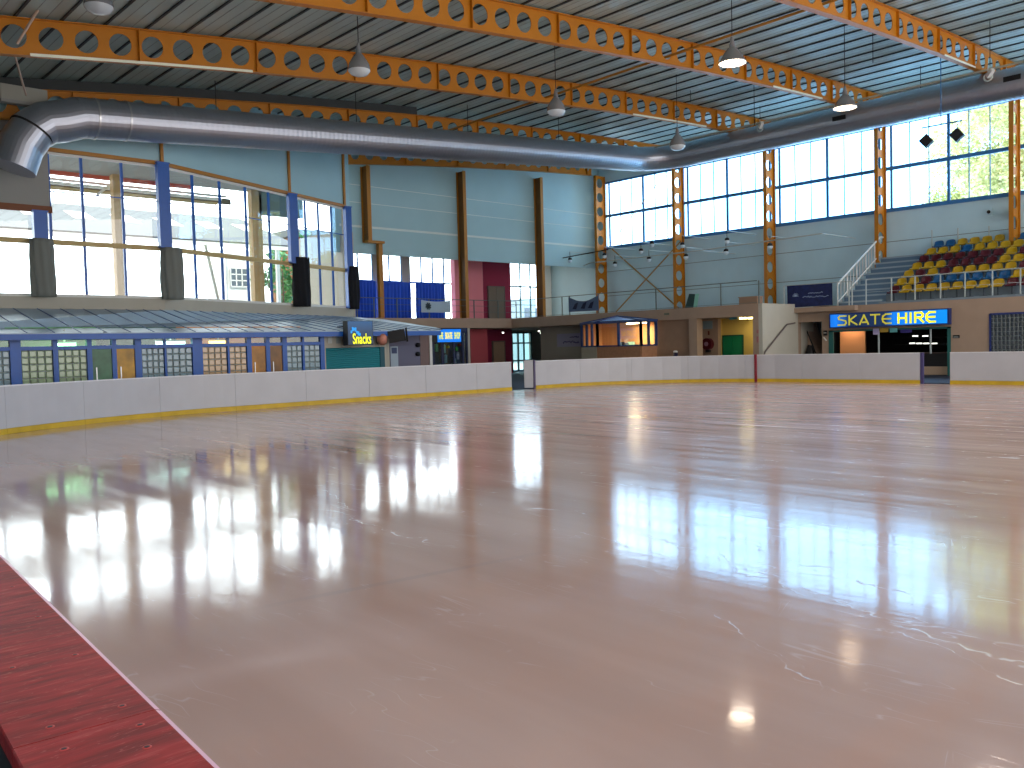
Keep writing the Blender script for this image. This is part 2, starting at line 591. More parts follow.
def smooth_path(P, step=0.4):
    """resample so that the curve bends softly"""
    out = []
    n = len(P)
    for i in range(n - 1):
        p0 = V(P[max(i - 1, 0)]); p1 = V(P[i]); p2 = V(P[i + 1]); p3 = V(P[min(i + 2, n - 1)])
        k = max(1, int((p2 - p1).length / step))
        if (p2 - p1).length > 4.5 or abs((p2 - p1).normalized().dot((p1 - p0).normalized() if i else (p2 - p1).normalized())) > 0.9999:
            for j in range(k): out.append(tuple(p1.lerp(p2, j / k)))
            continue
        for j in range(k):
            t = j / k
            out.append(tuple(0.5 * ((2 * p1) + (p2 - p0) * t + (2 * p0 - 5 * p1 + 4 * p2 - p3) * t * t + (3 * p1 - p0 - 3 * p2 + p3) * t ** 3)))
    out.append(tuple(P[-1]))
    return out


M_capw = mat('white_cap_plastic', (214, 216, 220), 0.4)
M_seam = mat('panel_seam', (120, 118, 120), 0.7)


def boards(P, label, step=2.4, redcap=False, top=1.12):
    P = smooth_path(P)
    root = thing('rink_barrier', (*P[0], 0), label, 'barrier', 'rink barrier sections')
    Ltot = path_len(P)
    s = 0.0
    while s < Ltot - 0.05:
        e = min(s + step, Ltot)
        Q = sub_path(P, s + 0.004, e - 0.004)
        if len(Q) > 1:
            sweep_wall(Q, 0.0, 0.045, 0.135, top - 0.03, M_board, 'facing_panel', root)
            sweep_wall(Q, -0.015, 0.045, 0.0, 0.13, M_kick, 'kick_plate', root)
        s = e
    sweep_wall(P, 0.05, 0.11, 0.0, top - 0.03, M_seam, 'backing_board', root)
    if not redcap:
        sweep_wall(P, -0.005, 0.13, top - 0.028, top, M_capw, 'top_cap', root)
    return root, P


g1 = on(512, 391.2, 1, RY1).x
g2 = on(536, 390, 1, RY1).x
bx1 = [(11.2, 24.75), (16, RY1), (g1, RY1)]
left_run = [(0.98, 9.0), (1.25, 14.0), (1.55, 16.2)] + corner_l[:-1] + bx1
boards(left_run, 'white barrier curving around the left corner of the ice to the gap')
yg = on(920, 383.5, 0, RX1).y
yg2 = on(950, 384, 0, RX1).y
right_run = [(g2, RY1), (RX1 - RAD, RY1)] + arc(RX1 - RAD, RY1 - RAD, RAD, 90, 0)[1:] + [(RX1, yg)]
r2, P2 = boards(right_run, 'white barrier curving along the far side between the two gaps')
# maroon goal line mark painted on the panel
ym = on(758.5, 370, 0, RX1).y
xm_ = RX1 - RAD + math.sqrt(max(0, RAD ** 2 - (ym - RY1 + RAD) ** 2))
MB().box((xm_ - 0.06, ym - 0.05, 0.0), (xm_ - 0.012, ym + 0.05, 1.13)).build('goal_line_stripe', mat('maroon_paint', (140, 30, 50), 0.6), r2)
boards([(RX1, yg2), (RX1, -2.0)], 'white barrier right of the dark gap under the glass block window')

# near barrier with wide red cap
nb = thing('rink_barrier', (0.44, 0.6, 0), 'near rink barrier with wide scratched red top cap', 'barrier')
NP = [(0.44 - 0.176, -2.0 + 0.0), (0.44, 0.6), (0.55, 2.4), (0.72, 5.0), (0.98, 9.0)]
NP = [(0.27, -2.0), (0.575, 2.8), (0.97, 9.0)]
NPs = []
for i in range(23):
    t = i / 22
    NPs.append((0.27 + 0.7 * t, -2.0 + 11.0 * t))
sweep_wall(NPs, 0.02, 0.05, 0.16, 1.12, M_board, 'facing_panel', nb)
sweep_wall(NPs, 0.0, 0.05, 0.0, 0.155, M_kick, 'kick_plate', nb)
sweep_wall(NPs, 0.05, 0.15, 0.0, 1.12, mat('barrier_back', (22, 22, 26), 0.7), 'backing_board', nb)
# cap segments: joint crosses at about y=1.47
cuts = [0.0, 3.40 + 0.0, 5.8, 8.2, 11.02]
jp = on(160, 708, 2, 1.15)
cut1 = (jp.y + 2.0) / 11.0 * 11.02
cuts = [0.0, cut1, cut1 + 2.4, cut1 + 4.8, 11.02]
M_pinkedge = mat('cap_edge', (226, 170, 180), 0.4)
for a, b in zip(cuts[:-1], cuts[1:]):
    Q = sub_path(NPs, a + 0.0012, b - 0.0012)
    # bevelled cap profile
    A = [side_shift(Q, o) for o in (-0.008, 0.0, 0.194, 0.196)]
    zz = [1.147, 1.150, 1.150, 1.147]
    n = len(Q)
    vs = []
    for off, z in zip(A, zz): vs += [(*q, z) for q in off]
    vs += [(*q, 1.122) for q in A[3]] + [(*q, 1.122) for q in A[0]]
    fs = []; ms = []
    cb = MB(); k = len(vs) // n
    for r_ in range(k):
        r2_ = (r_ + 1) % k
        fs = [(r_ * n + i, r_ * n + i + 1, r2_ * n + i + 1, r2_ * n + i) for i in range(n - 1)]
        cb.f += [list(f) for f in fs]; cb.m += [1 if r_ in (0, 5) else 0] * len(fs); cb.sm += [False] * len(fs)
    cb.v = [tuple(v) for v in vs]
    cb.f += [[j * n for j in range(k)], [j * n + n - 1 for j in range(k)]]; cb.m += [0, 0]; cb.sm += [False, False]
    cb.build('top_cap', [M_cap, M_pinkedge], nb)
M_screw = mat('screw_recess', (40, 10, 14), 0.5)
M_screwr = mat('screw_burr', (190, 70, 66), 0.5)
for (sx_, sy_) in ((122, 706), (140, 725), (50, 727), (64, 749), (75, 655), (12, 668), (38, 617), (12, 587), (147, 747)):
    p = on(sx_, sy_, 2, 1.15)
    sb = MB()
    sb.lathe((p.x, p.y, 1.1502), [(0.0, 0.0004), (0.0038, 0.0004), (0.0042, 0.0)], 12, 0)
    sb.lathe((p.x, p.y, 1.1502), [(0.0042, 0.0006), (0.0062, 0.0004), (0.0068, -0.0002)], 12, 1)
    sb.build('screw', [M_screw, M_screwr], nb)

# gate leaf at the first gap, swung outwards
gd = thing('barrier_gate', (g2 - 0.02, RY1, 0), 'narrow white gate leaf standing ajar in the left barrier gap', 'gate')
gx = on(528, 390, 1, RY1 + 0.1).x
MB().bar((g2 - 0.03, RY1 + 0.03, 0.60), (gx, RY1 + 0.3, 0.60), 0.05, 1.1, 0).build('gate_panel', M_board, gd)
MB().box((g2 - 0.09, RY1 - 0.005, 0.02), (g2 - 0.01, RY1 + 0.1, 1.16)).build('gate_post', mat('purple_grey', (92, 84, 116), 0.6), gd)
gp = thing('gate_post', (RX1, yg - 0.1, 0), 'end post at the right barrier gap with a painted violet reflection', 'post')
MB().box((RX1 + 0.0, yg - 0.10, 0.0), (RX1 + 0.12, yg - 0.01, 1.12)).build('post', mat('violet_reflection', (66, 60, 104), 0.5), gp)  # dark post, the violet reflection on it is put into its colour

# ------------------------------------------------------------------ walls with openings
def wall(name, p0, p1, z0, z1, th, holes, m, topf=None, kind=True, rib=0):
    """vertical wall from p0 to p1 (2D), thickness th to the left of travel; holes: (u0,u1,za,zb) along the wall"""
    p0 = V(p0); p1 = V(p1); L_ = (p1 - p0).length; d = (p1 - p0) / L_; nrm = V((-d.y, d.x))
    us = sorted({0.0, L_, *[min(max(h[i], 0), L_) for h in holes for i in (0, 1)]} | ({L_ * i / 24 for i in range(25)} if topf else set()))
    b = MB()
    for a, c in zip(us[:-1], us[1:]):
        if c - a < 1e-4: continue
        mid = (a + c) / 2
        zs = [(z0, z1)]
        for h in holes:
            if h[0] < mid < h[1]:
                nz = []
                for (q0, q1) in zs:
                    if h[3] <= q0 or h[2] >= q1: nz.append((q0, q1)); continue
                    if h[2] > q0: nz.append((q0, h[2]))
                    if h[3] < q1: nz.append((h[3], q1))
                zs = nz
        for (q0, q1) in zs:
            A = p0 + d * a; B = p0 + d * c
            ta = tb = q1
            if topf and abs(q1 - z1) < 1e-6:
                ta, tb = topf(A), topf(B)
            A2 = A + nrm * th; B2 = B + nrm * th
            vs = [(A.x, A.y, q0), (B.x, B.y, q0), (B2.x, B2.y, q0), (A2.x, A2.y, q0), (A.x, A.y, ta), (B.x, B.y, tb), (B2.x, B2.y, tb), (A2.x, A2.y, ta)]
            b.add(vs, [(0, 3, 2, 1), (4, 5, 6, 7), (0, 1, 5, 4), (1, 2, 6, 5), (2, 3, 7, 6), (3, 0, 4, 7)])
    o = b.build(name, m)
    if kind: struct(o)
    return o


wall('wall_near', (-4.0, -7.5), (-4.0, 32.2), 0, 10.0, 0.2, [], mat('near_wall', (170, 168, 160), 0.8), topf=lambda p: roof_z(-4.0))
wall('wall_left_end', (-4.0, 32.2), (-1.0, 32.2), 0, 10.0, 0.2, [], MATS['near_wall'], topf=lambda p: roof_z(p.x))


# ---- roof
def build_ceiling():
    b = MB()
    x = -5.0; Y0, Y1 = -7.8, 44.0
    while x < 44.4:
        x2 = x + 1.13
        # one deck sheet with three shallow ribs
        prof = []
        for i in range(5):
            xx = x + 1.13 * i / 4
            prof.append((xx, roof_z(xx)))
        top = [(a, z + 0.12) for a, z in prof][::-1]
        b.prism([(a, Y0, z) for a, z in prof + top], (0, Y1 - Y0, 0), 0)
        b.box((x2 - 0.03, Y0, roof_z(x2) - 0.05), (x2 + 0.03, Y1, roof_z(x2) + 0.01), 1)
        for q in (0.33, 0.66):
            xm = x + 1.13 * q
            b.box((xm - 0.008, Y0, roof_z(xm) - 0.006), (xm + 0.008, Y1, roof_z(xm) + 0.01), 2)
        x = x2
    return struct(b.build('ceiling', [mat('roof_deck', (162, 182, 176), 0.38, noise=0.05, nscale=0.8), mat('roof_purlin', (48, 58, 60), 0.6), mat('roof_rib', (140, 148, 146), 0.5)]))


build_ceiling()


# ---- castellated members
def castel(b, s0, s1, pitch, depth, rad, fmap, th=0.02, m=0, n=16, squash=1.0, start=None):
    """plate with round holes: fmap(s, h, t) -> point; s along, h across (0..depth), t thickness"""
    k = max(1, round((s1 - s0) / pitch)); pitch = (s1 - s0) / k
    for c in range(k):
        sc_ = s0 + pitch * (c + 0.5); hc = depth / 2
        for sg, flip in ((-th / 2, 1), (th / 2, 0)):
            vs = []
            for i in range(n):
                t = 2 * math.pi * (i + 0.5) / n
                ct, st = math.cos(t), math.sin(t)
                vs.append(fmap(sc_ + rad * squash * ct, hc + rad * st, sg))
                q = 1 / max(abs(ct) / (pitch / 2), abs(st) / (depth / 2))
                vs.append(fmap(sc_ + ct * q, hc + st * q, sg))
            fs = []
            for i in range(n):
                j = (i + 1) % n
                fs.append((2 * i, 2 * i + 1, 2 * j + 1, 2 * j))
            b.add(vs, fs, m)
            # corner fills
            cs = [(pitch / 2, depth / 2), (-pitch / 2, depth / 2), (-pitch / 2, -depth / 2), (pitch / 2, -depth / 2)]
            for cx, cz in cs:
                best = []
                for i in range(n):
                    j = (i + 1) % n
                    ti = 2 * math.pi * (i + 0.5) / n; tj = 2 * math.pi * (j + 0.5) / n
                    def edge(t):
                        ct, st = math.cos(t), math.sin(t)
                        return abs(ct) / (pitch / 2) > abs(st) / (depth / 2)
                    if edge(ti) != edge(tj):
                        mt = ti + ((tj - ti) % (2 * math.pi)) / 2
                        if math.cos(mt) * cx > 0 and math.sin(mt) * cz > 0:
                            b.add([vs[2 * i + 1], fmap(sc_ + cx, hc + cz, sg), vs[2 * j + 1]], [(0, 1, 2)], m)
        rim = []
        for sg in (-th / 2, th / 2):
            for i in range(n):
                t = 2 * math.pi * (i + 0.5) / n
                rim.append(fmap(sc_ + rad * squash * math.cos(t), hc + rad * math.sin(t), sg))
        b.add(rim, [(i, (i + 1) % n, n + (i + 1) % n, n + i) for i in range(n)], m)


def roof_beam(y, x0, x1, label, dz=0.0, holes=0.31, tilt=0.0, plates=()):  # plates: spans of the flange edge painted as lit, no real plates
    zb = lambda x: ZB(x) + tilt * (x - 24.4)
    root = thing('roof_beam', (x1, y, zb(x1)), label, 'beam', 'perforated roof beams')
    f = lambda s, h, t: V((s, y + t, zb(s) + dz + h))
    b = MB(); castel(b, x0, x1, 0.905, BD, holes, f)
    b.build('web', M_orange, root)
    n = 30
    for nm, h, wd in (('bottom_flange', 0.0, 0.24), ('top_flange', BD, 0.24)):
        b = MB()
        for i in range(n):
            xa = x0 + (x1 - x0) * i / n; xb = x0 + (x1 - x0) * (i + 1) / n
            za, zb_ = zb(xa) + dz + h, zb(xb) + dz + h
            t = 0.025
            b.add([(xa, y - wd / 2, za - t), (xb, y - wd / 2, zb_ - t), (xb, y + wd / 2, zb_ - t), (xa, y + wd / 2, za - t), (xa, y - wd / 2, za), (xb, y - wd / 2, zb_), (xb, y + wd / 2, zb_), (xa, y + wd / 2, za)],
                  [(0, 3, 2, 1), (4, 5, 6, 7), (0, 1, 5, 4), (2, 3, 7, 6)] + ([(3, 0, 4, 7)] if i == 0 else []) + ([(1, 2, 6, 5)] if i == n - 1 else []))
        b.build(nm, M_orange, root)
    for xs in (x0 + 0.905 * 4 * k + 0.01 for k in range(20)):
        if xs < x1 - 0.3:
            MB().box((xs - 0.012, y - 0.11, zb(xs) + dz), (xs + 0.012, y + 0.11, zb(xs) + dz + BD - 0.03)).build('stiffener', M_orange, root)
    if dz < -0.3 and y > 31 and y < 33:
        b = MB(); n2 = 16
        for i in range(n2):
            xa = x0 + (24.0 - x0) * i / n2; xb = x0 + (24.0 - x0) * (i + 1) / n2
            b.bar((xa, y + 0.03, zb(xa) + dz + BD + 0.19), (xb, y + 0.03, zb(xb) + dz + BD + 0.19), 0.05, 0.36)
        b.build('gap_cover', mat('dark_gap_cover', (58, 62, 62), 0.7), root)  # dark strip added to cover the lit wall showing above the lowered beam
    for (pa, pb) in plates:  # pale strips paint in the window light caught by the flange edge
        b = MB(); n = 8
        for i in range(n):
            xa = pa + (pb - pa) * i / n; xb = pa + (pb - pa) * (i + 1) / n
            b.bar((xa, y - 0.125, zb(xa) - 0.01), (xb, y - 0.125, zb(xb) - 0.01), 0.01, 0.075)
        b.build('lit_edge', mat('lit_edge_pale', (236, 236, 214), 0.35), root)
    return root


BL = ['furthest orange perforated roof beam, half hidden behind the steel duct',
      'second furthest orange perforated beam, reaching the left edge just above the duct',
      'orange perforated beam in the top centre passing behind the lit lamp',
      'nearest orange perforated roof beam in the top right corner']
PL = {25.6: ((6.6, 12.9), (31.6, 37.4)), 19.4: ((33.2, 37.4),), 13.3: ((35.2, 38.4),)}  # spans where the bottom flange edge is painted as lit
for y, l in zip(BEAM_Y, BL):
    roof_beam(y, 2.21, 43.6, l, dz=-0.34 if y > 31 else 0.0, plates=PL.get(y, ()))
roof_beam(YE - 0.35, 24.4, 43.0, 'orange perforated beam along the head of the far end wall', dz=-0.42, holes=0.26, tilt=0.024)

# ---- columns on the stand side: web square to the wall
CL = ['orange perforated column in the far corner of the hall beside the white panels',
      'orange perforated column second from the far corner, past the crossed braces',
      'orange perforated column standing behind the green door recess',
      'orange perforated column at the head of the stand stairs',
      'orange perforated column behind the top row of seats at the right edge']
for y, l in zip(COL_Y[:5], CL):
    root = thing('wall_column', (XW - 0.3, y, 3.42), l, 'column', 'perforated wall columns')
    x0 = XW - 0.96
    f = lambda s, h, t: V((x0 + h, y + t, s))
    b = MB(); castel(b, 3.44, zb(XW) - 0.05, 0.905, 0.9, 0.30, f)
    b.build('web', M_orange, root)
    for nm, xx in (('inner_flange', x0), ('outer_flange', x0 + 0.9)):
        MB().box((xx - 0.012, y - 0.10, 3.44), (xx + 0.012, y + 0.10, zb(XW) - 0.05)).build(nm, M_orange, root)

# ---- columns of the end wall: web square to the end wall
EC = [(25.45, 7.35, 'ochre perforated column at the left end of the white upper wall'), (31.9, 3.42, 'ochre perforated column between the two left white wall panels'), (38.1, 3.42, 'ochre perforated column between the two right white wall panels')]
for x, zl, l in EC:
    root = thing('wall_column', (x, YE - 0.3, zl), l, 'column', 'end wall columns')
    y0 = YE - 0.6
    f = lambda s, h, t: V((x + t, y0 + h, s))
    ztop = zb(x) - 0.5
    b = MB().box((x - 0.012, y0, zl), (x + 0.012, y0 + 0.56, ztop))
    b.build('web', mat('web_shade_umber', (116, 76, 24), 0.6), root)  # shade of the backlit side is put into the web colour
    for nm, yy in (('inner_flange', y0), ('outer_flange', y0 + 0.56)):
        MB().box((x - 0.11, yy - 0.012, zl), (x + 0.11, yy + 0.012, ztop)).build(nm, M_orange_d, root)
root = thing('gallery_post', (26.15, YE - 0.4, 3.42), 'slim ochre post in front of the blue curtains', 'post')
MB().box((26.1, YE - 0.38, 3.42), (26.35, YE - 0.15, 7.3)).build('post', M_orange_d, root)
MB().box((25.3, YE - 0.6, 7.3), (26.35, YE - 0.25, 7.42)).build('bracket', M_orange_d, root)

# ------------------------------------------------------------------ stand side wall and windows
wall('wall_right', (XW + 0.25, -7.5), (XW + 0.25, YE + 5), 0, 14.0, 0.2, [(3.0, 45.5, 8.1, 12.42)], M_clad, topf=lambda p: roof_z(44.2) + 0.05)
b = MB()
for z in (4.9, 6.5): b.box((XW + 0.03, -7, z), (XW + 0.05, 38.2, z + 0.03))
struct(b.build('trim_1', mat('cladding_seam', (120, 134, 138), 0.6)))
struct(MB().box((XW - 0.02, -7.5, 8.0), (XW + 0.25, YE - 0.4, 8.12)).build('trim_2', M_steelblue))
wi = 0
for i, (ya, yb) in enumerate(zip(COL_Y[1:], COL_Y[:-1])):
    wi += 1
    wr = group_root('window_%d' % wi, (XW + 0.1, ya, 8.1))
    b = MB(); x0, x1 = XW + 0.06, XW + 0.16
    for yy in (ya + 0.02, ya + 0.30, yb - 0.30): b.box((x0, yy - 0.05, 8.12), (x1, yy + 0.05, 12.42))
    ym_ = (ya + yb) / 2
    b.box((x0, ym_ - 0.06, 8.12), (x1, ym_ + 0.06, 12.42))
    b.box((x0 - 0.002, ya, 10.1), (x1 + 0.002, yb, 10.28)); b.box((x0 - 0.002, ya, 12.3), (x1 + 0.002, yb, 12.42)); b.box((x0 - 0.002, ya, 8.12), (x1 + 0.002, yb, 8.2))
    b.build('window_frame', M_steelblue, wr)
    b = MB()
    for h0, h1 in ((ya + 0.3, ym_), (ym_, yb - 0.3)):
        for k in (1, 2):
            yy = h0 + (h1 - h0) * k / 3
            b.box((x0 + 0.02, yy - 0.018, 8.15), (x1 - 0.02, yy + 0.018, 12.35))
    b.build('glazing_bar', M_steelblue, wr)
    MB().box((XW + 0.105, ya, 8.15), (XW + 0.115, yb, 12.35)).build('pane', M_glass, wr)

# wall braces: crossed flats between the first two columns
for k, (pa, pb, l) in enumerate((((612, 249), (684, 313), 'thin tan diagonal brace falling to the right on the far stand wall'), ((616, 312), (682, 240), 'thin tan diagonal brace rising to the right on the far stand wall'), ((611, 243), (666, 172), 'thin rod brace crossing the furthest clerestory window'))):
    A = on(*pa, 0, XW - 0.12 - 0.03 * k); B = on(*pb, 0, XW - 0.12 - 0.03 * k)
    r_ = tag(MB().bar(A, B, 0.02, 0.085 if k < 2 else 0.04, 0, up=(0, 1, 0)).build('wall_brace', mat('tan_steel', (176, 140, 84), 0.5)), l, 'brace')

# ------------------------------------------------------------------ end wall (upper white panels over the open gallery)
tf = lambda p: roof_z(p.x) + 0.03
wall('wall_end', (23.6, YE), (XW + 0.2, YE), 6.78, 13.5, 0.15, [], M_panel, topf=tf)
b = MB()
for z in (8.2, 9.4, 10.3): b.box((24.0, YE - 0.02, z), (XW, YE, z + 0.035))
b.box((24.0, YE - 0.03, 8.12), (XW, YE, 8.2))
struct(b.build('trim_3', mat('panel_trim', (215, 228, 228), 0.4)))
# gallery: floor slab, fascia, ceiling, back wall
SZ1, SZ0 = 3.40, 2.84
XF = 35.3
b = MB().box((22.0, 38.0, SZ0), (XW, 43.6, SZ1)).box((XF, 21.4, SZ0), (XW, 38.0, SZ1))
b.build('slab_gallery', M_fascia)['kind'] = 'structure'
MB().box((24.0, YE + 0.15, 7.7), (XW, 43.6, 7.9)).build('ceiling_gallery', M_cream)['kind'] = 'structure'
YB = 43.2


def bx(x, y=300):
    return on(x, y, 1, YB).x


win_spans = [(bx(344), bx(374)), (bx(378), bx(403)), (bx(411), bx(456)), (bx(511), bx(541))]
holes = []
WX0 = 24.0
zt = on(440, 258, 1, YB).z
zw1 = 7.6
zw0 = 3.45
for i, (a, c) in enumerate(win_spans):
    holes.append((a - WX0, c - WX0, zw0, zw1))
gx0, gx1 = on(512, 350, 1, YB).x, on(531, 350, 1, YB).x
holes.append((gx0 - WX0, gx1 - WX0, 0.0, 2.7))
wall('wall_gallery', (WX0, YB), (XW + 0.2, YB), 0, 7.9, 0.2, holes, M_cream)
struct(MB().box((24.0, 37.6, 0), (24.15, YB, 7.7)).build('wall_gallery_side', M_cream))
M_ivory = mat('white_window_frame', (214, 224, 222), 0.5)
for i, (a, c) in enumerate(win_spans):
    wi += 1
    wr = group_root('window_%d' % wi, (a, YB, zw0))
    b = MB()
    n = max(2, round((c - a) / 0.95))
    for k in range(n + 1):
        xx = a + (c - a) * k / n
        b.box((xx - 0.04, YB + 0.04, zw0), (xx + 0.04, YB + 0.12, zw1))
    zmid = on(430, 283, 1, YB).z
    b.box((a, YB + 0.04, zmid - 0.05), (c, YB + 0.12, zmid + 0.05))
    if i == 3:
        for q in (0.6, 1.1): b.box((a, YB + 0.05, zw0 + q), (c, YB + 0.11, zw0 + q + 0.04))
    b.box((a, YB + 0.04, zw0), (c, YB + 0.12, zw0 + 0.08)); b.box((a, YB + 0.04, zw1 - 0.06), (c, YB + 0.12, zw1))
    b.build('window_frame', M_steelblue if i < 3 else mat('green_grey_frame', (90, 130, 132), 0.5), wr)
    MB().box((a, YB + 0.075, zw0), (c, YB + 0.085, zw1)).build('pane', M_glass, wr)


def curtain(name, a, b_, z0, z1, depth, waves, m, label, cat='curtain', group=None, top=None):
    """hanging cloth with folds between 2D points a and b_"""
    A = V(a); B = V(b_); d = (B - A); L_ = d.length; d /= L_; nrm = V((-d.y, d.x))
    n = waves * 8; vs = []; nz = 6
    for j in range(nz + 1):
        z = z0 + (z1 - z0) * j / nz
        for i in range(n + 1):
            u = i / n
            off = depth * math.sin(u * waves * 2 * math.pi + 0.3 * math.sin(j)) + 0.3 * depth * math.sin(u * waves * 3.1 + j * 0.6)
            p = A + d * (u * L_) + nrm * off
            vs.append((p.x, p.y, z))
    fs = [(j * (n + 1) + i, j * (n + 1) + i + 1, (j + 1) * (n + 1) + i + 1, (j + 1) * (n + 1) + i) for j in range(nz) for i in range(n)]
    o = MB().add(vs, fs, 0, True).build(name, m)
    sm = o.modifiers.new('t', 'SOLIDIFY'); sm.thickness = 0.012
    return tag(o, label, cat, group)


ct = on(400, 282, 1, YB - 0.4).z
for (xa, xb, l) in ((347, 376, 'bright blue curtain across the left gallery window beside the blue post'), (379, 411, 'bright blue curtain right of the slim ochre post'), (416, 444, 'bright blue curtain behind the pale banner on the gallery')):
    A = on(xa, 300, 1, YB - 0.4).x; B = on(xb, 300, 1, YB - 0.4).x
    curtain('curtain', (A, YB - 0.4), (B, YB - 0.4), 3.45, ct, 0.07, 9, M_curtblue, l, group='blue gallery curtains')


def bundle(p, r, z0, z1, m, label, flare=0.2):
    """gathered curtain hanging as a column"""
    vs = []; n = 40; nz = 10
    for j in range(nz + 1):
        t = j / nz; z = z0 + (z1 - z0) * t
        rr = r * (1.0 + flare * math.sin(t * 3.0) - 0.08 * t)
        for i in range(n):
            a = 2 * math.pi * i / n
            q = rr * (1 + 0.10 * math.cos(a * 9 + j * 0.25) + 0.04 * math.sin(a * 4 + j))
            vs.append((p[0] + q * math.cos(a), p[1] + 0.6 * q * math.sin(a), z))
    fs = [(j * n + i, j * n + (i + 1) % n, (j + 1) * n + (i + 1) % n, (j + 1) * n + i) for j in range(nz) for i in range(n)]
    fs.append(tuple(range(n))[::-1]); fs.append(tuple(range(nz * n, nz * n + n)))
    return tag(MB().add(vs, fs, 0, True).build('gathered_curtain', m), label, 'curtain', 'curtains gathered at the posts')


struct(MB().box((bx(544), YB - 0.06, 3.4), (XW, YB, 7.69)).build('wall_gallery_lit', mat('cream_wall_lit', (244, 245, 240), 0.7)))  # whiter face over the cream wall, window light painted into its colour
# red lift block on the gallery and its dark recess
def blk(name, xa, xb, Y, z0, z1, m, depth=0.5):
    A = on(xa, 320, 1, Y).x; B = on(xb, 320, 1, Y).x
    return MB().box((A, Y, z0), (B, Y + depth, z1)), A, B


b, A, B = blk('', 456, 484, 42.8, 3.4, 7.69, None, 0.4); struct(b.build('wall_lift', M_pink))
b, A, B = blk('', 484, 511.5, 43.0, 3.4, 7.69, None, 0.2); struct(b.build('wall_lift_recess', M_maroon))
zt_ = on(496, 287, 1, 42.9).z
d = group_root('door_1', (on(488.5, 300, 1, 42.95).x, 42.95, 3.4))
xa, xb = on(488.5, 300, 1, 42.95).x, on(504, 300, 1, 42.95).x
M_bronze = mat('bronze_door', (128, 118, 108), 0.45, metal=0.3)
MB().box((xa, 42.90, 3.42), ((xa + xb) / 2 - 0.01, 42.98, zt_)).build('door_leaf', M_bronze, d)
MB().box(((xa + xb) / 2 + 0.01, 42.90, 3.42), (xb, 42.98, zt_)).build('door_leaf', M_bronze, d)
MB().box((xa - 0.06, 42.88, 3.42), (xa, 43.0, zt_ + 0.06)).box((xb, 42.88, 3.42), (xb + 0.06, 43.0, zt_ + 0.06)).box((xa, 42.88, zt_), (xb, 43.0, zt_ + 0.06)).build('door_frame', mat('door_frame_grey', (110, 100, 100), 0.5), d)

# lower level beneath the gallery
b, A, B = blk('', 470, 487, 40.0, 0, 2.84, None, 2.5); struct(b.build('wall_lobby', M_red))
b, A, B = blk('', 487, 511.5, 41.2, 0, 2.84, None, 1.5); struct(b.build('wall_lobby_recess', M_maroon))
d = group_root('door_2', (on(493, 350, 1, 41.15).x, 41.15, 0))
xa, xb = on(493, 350, 1, 41.15).x, on(504, 350, 1, 41.15).x
zt_ = on(498, 342, 1, 41.15).z
MB().box((xa, 41.1, 0.02), (xb, 41.18, zt_)).build('door_leaf', mat('beige_door', (176, 148, 122), 0.6), d)
MB().box((xa - 0.07, 41.08, 0.0), (xa, 41.2, zt_ + 0.07)).box((xb, 41.08, 0.0), (xb + 0.07, 41.2, zt_ + 0.07)).box((xa, 41.08, zt_), (xb, 41.2, zt_ + 0.07)).build('door_frame', M_bronze, d)
# glazed entrance
d = group_root('door_3', (gx0, YB, 0))
b = MB()
for q in (0, 0.32, 0.62, 1.0):
    xx = gx0 + (gx1 - gx0) * q
    b.box((xx - 0.05, YB - 0.05, 0), (xx + 0.05, YB + 0.05, 2.7))
for z in (1.95, 0.05, 2.65, 0.75): b.box((gx0, YB - 0.04, z - 0.05), (gx1, YB + 0.04, z + 0.05))
b.build('door_frame', mat('dark_teal_frame', (30, 78, 84), 0.4), d)
MB().box((gx0, YB - 0.006, 0), (gx1, YB + 0.006, 2.7)).build('pane', M_glassg, d)

# pillar by the skate shop and under-slab wall at right of the entrance
struct(MB().box((on(466.5, 340, 1, 38.05).x, 38.05, 0), (on(470, 340, 1, 38.05).x, 38.3, SZ0)).build('pillar_1', M_cream))
xw0 = on(532, 340, 1, 41).x

# ------------------------------------------------------------------ walls below the stand side balcony
XB = 36.9


def yb_(x, X=XB, y=340): return on(x, y, 0, X).y


struct(MB().box((XF + 0.2, yb_(692, XF + .2), 0), (XF + 0.4, yb_(656, XF + .2), SZ0)).build('wall_balcony', M_tan))
struct(MB().box((XB - 0.02, yb_(600), 0), (XB + 0.2, yb_(541), SZ0)).build('wall_balcony_far', M_cream))
struct(MB().box((XF + 0.03, yb_(697, XF + .03), 0), (XF + 0.5, yb_(689, XF + .03), SZ0)).build('pillar_2', M_fascia))
struct(MB().box((XB + 0.0, yb_(718), 0), (XB + 0.25, yb_(697), SZ0)).build('wall_hose', mat('recess_beige', (182, 152, 130), 0.85)))
XG = XB + 0.38
struct(MB().box((XG, 21.41, 0), (XG + 0.2, yb_(716, XG), SZ0)).box((XB + 0.25, yb_(718), 0), (XG, yb_(718) + 0.2, SZ0)).build('wall_recess', M_yellow))
d = group_root('door_4', (XG, yb_(742, XG), 0))
zt_ = on(733, 336.3, 0, XG - 0.05).z
ya, yb2 = yb_(742, XG - .05), yb_(723.5, XG - .05)
MB().box((XG - 0.06, ya, 0.02), (XG - 0.01, (ya + yb2) / 2 - 0.01, zt_)).build('door_leaf', M_green, d)
MB().box((XG - 0.06, (ya + yb2) / 2 + 0.01, 0.02), (XG - 0.01, yb2, zt_)).build('door_leaf', M_green, d)
MB().box((XG - 0.08, ya - 0.06, 0), (XG, ya, zt_ + 0.06)).box((XG - 0.08, yb2, 0), (XG, yb2 + 0.06, zt_ + 0.06)).box((XG - 0.08, ya, zt_), (XG, yb2, zt_ + 0.07)).build('door_frame', mat('dark_green', (0, 84, 60), 0.5), d)
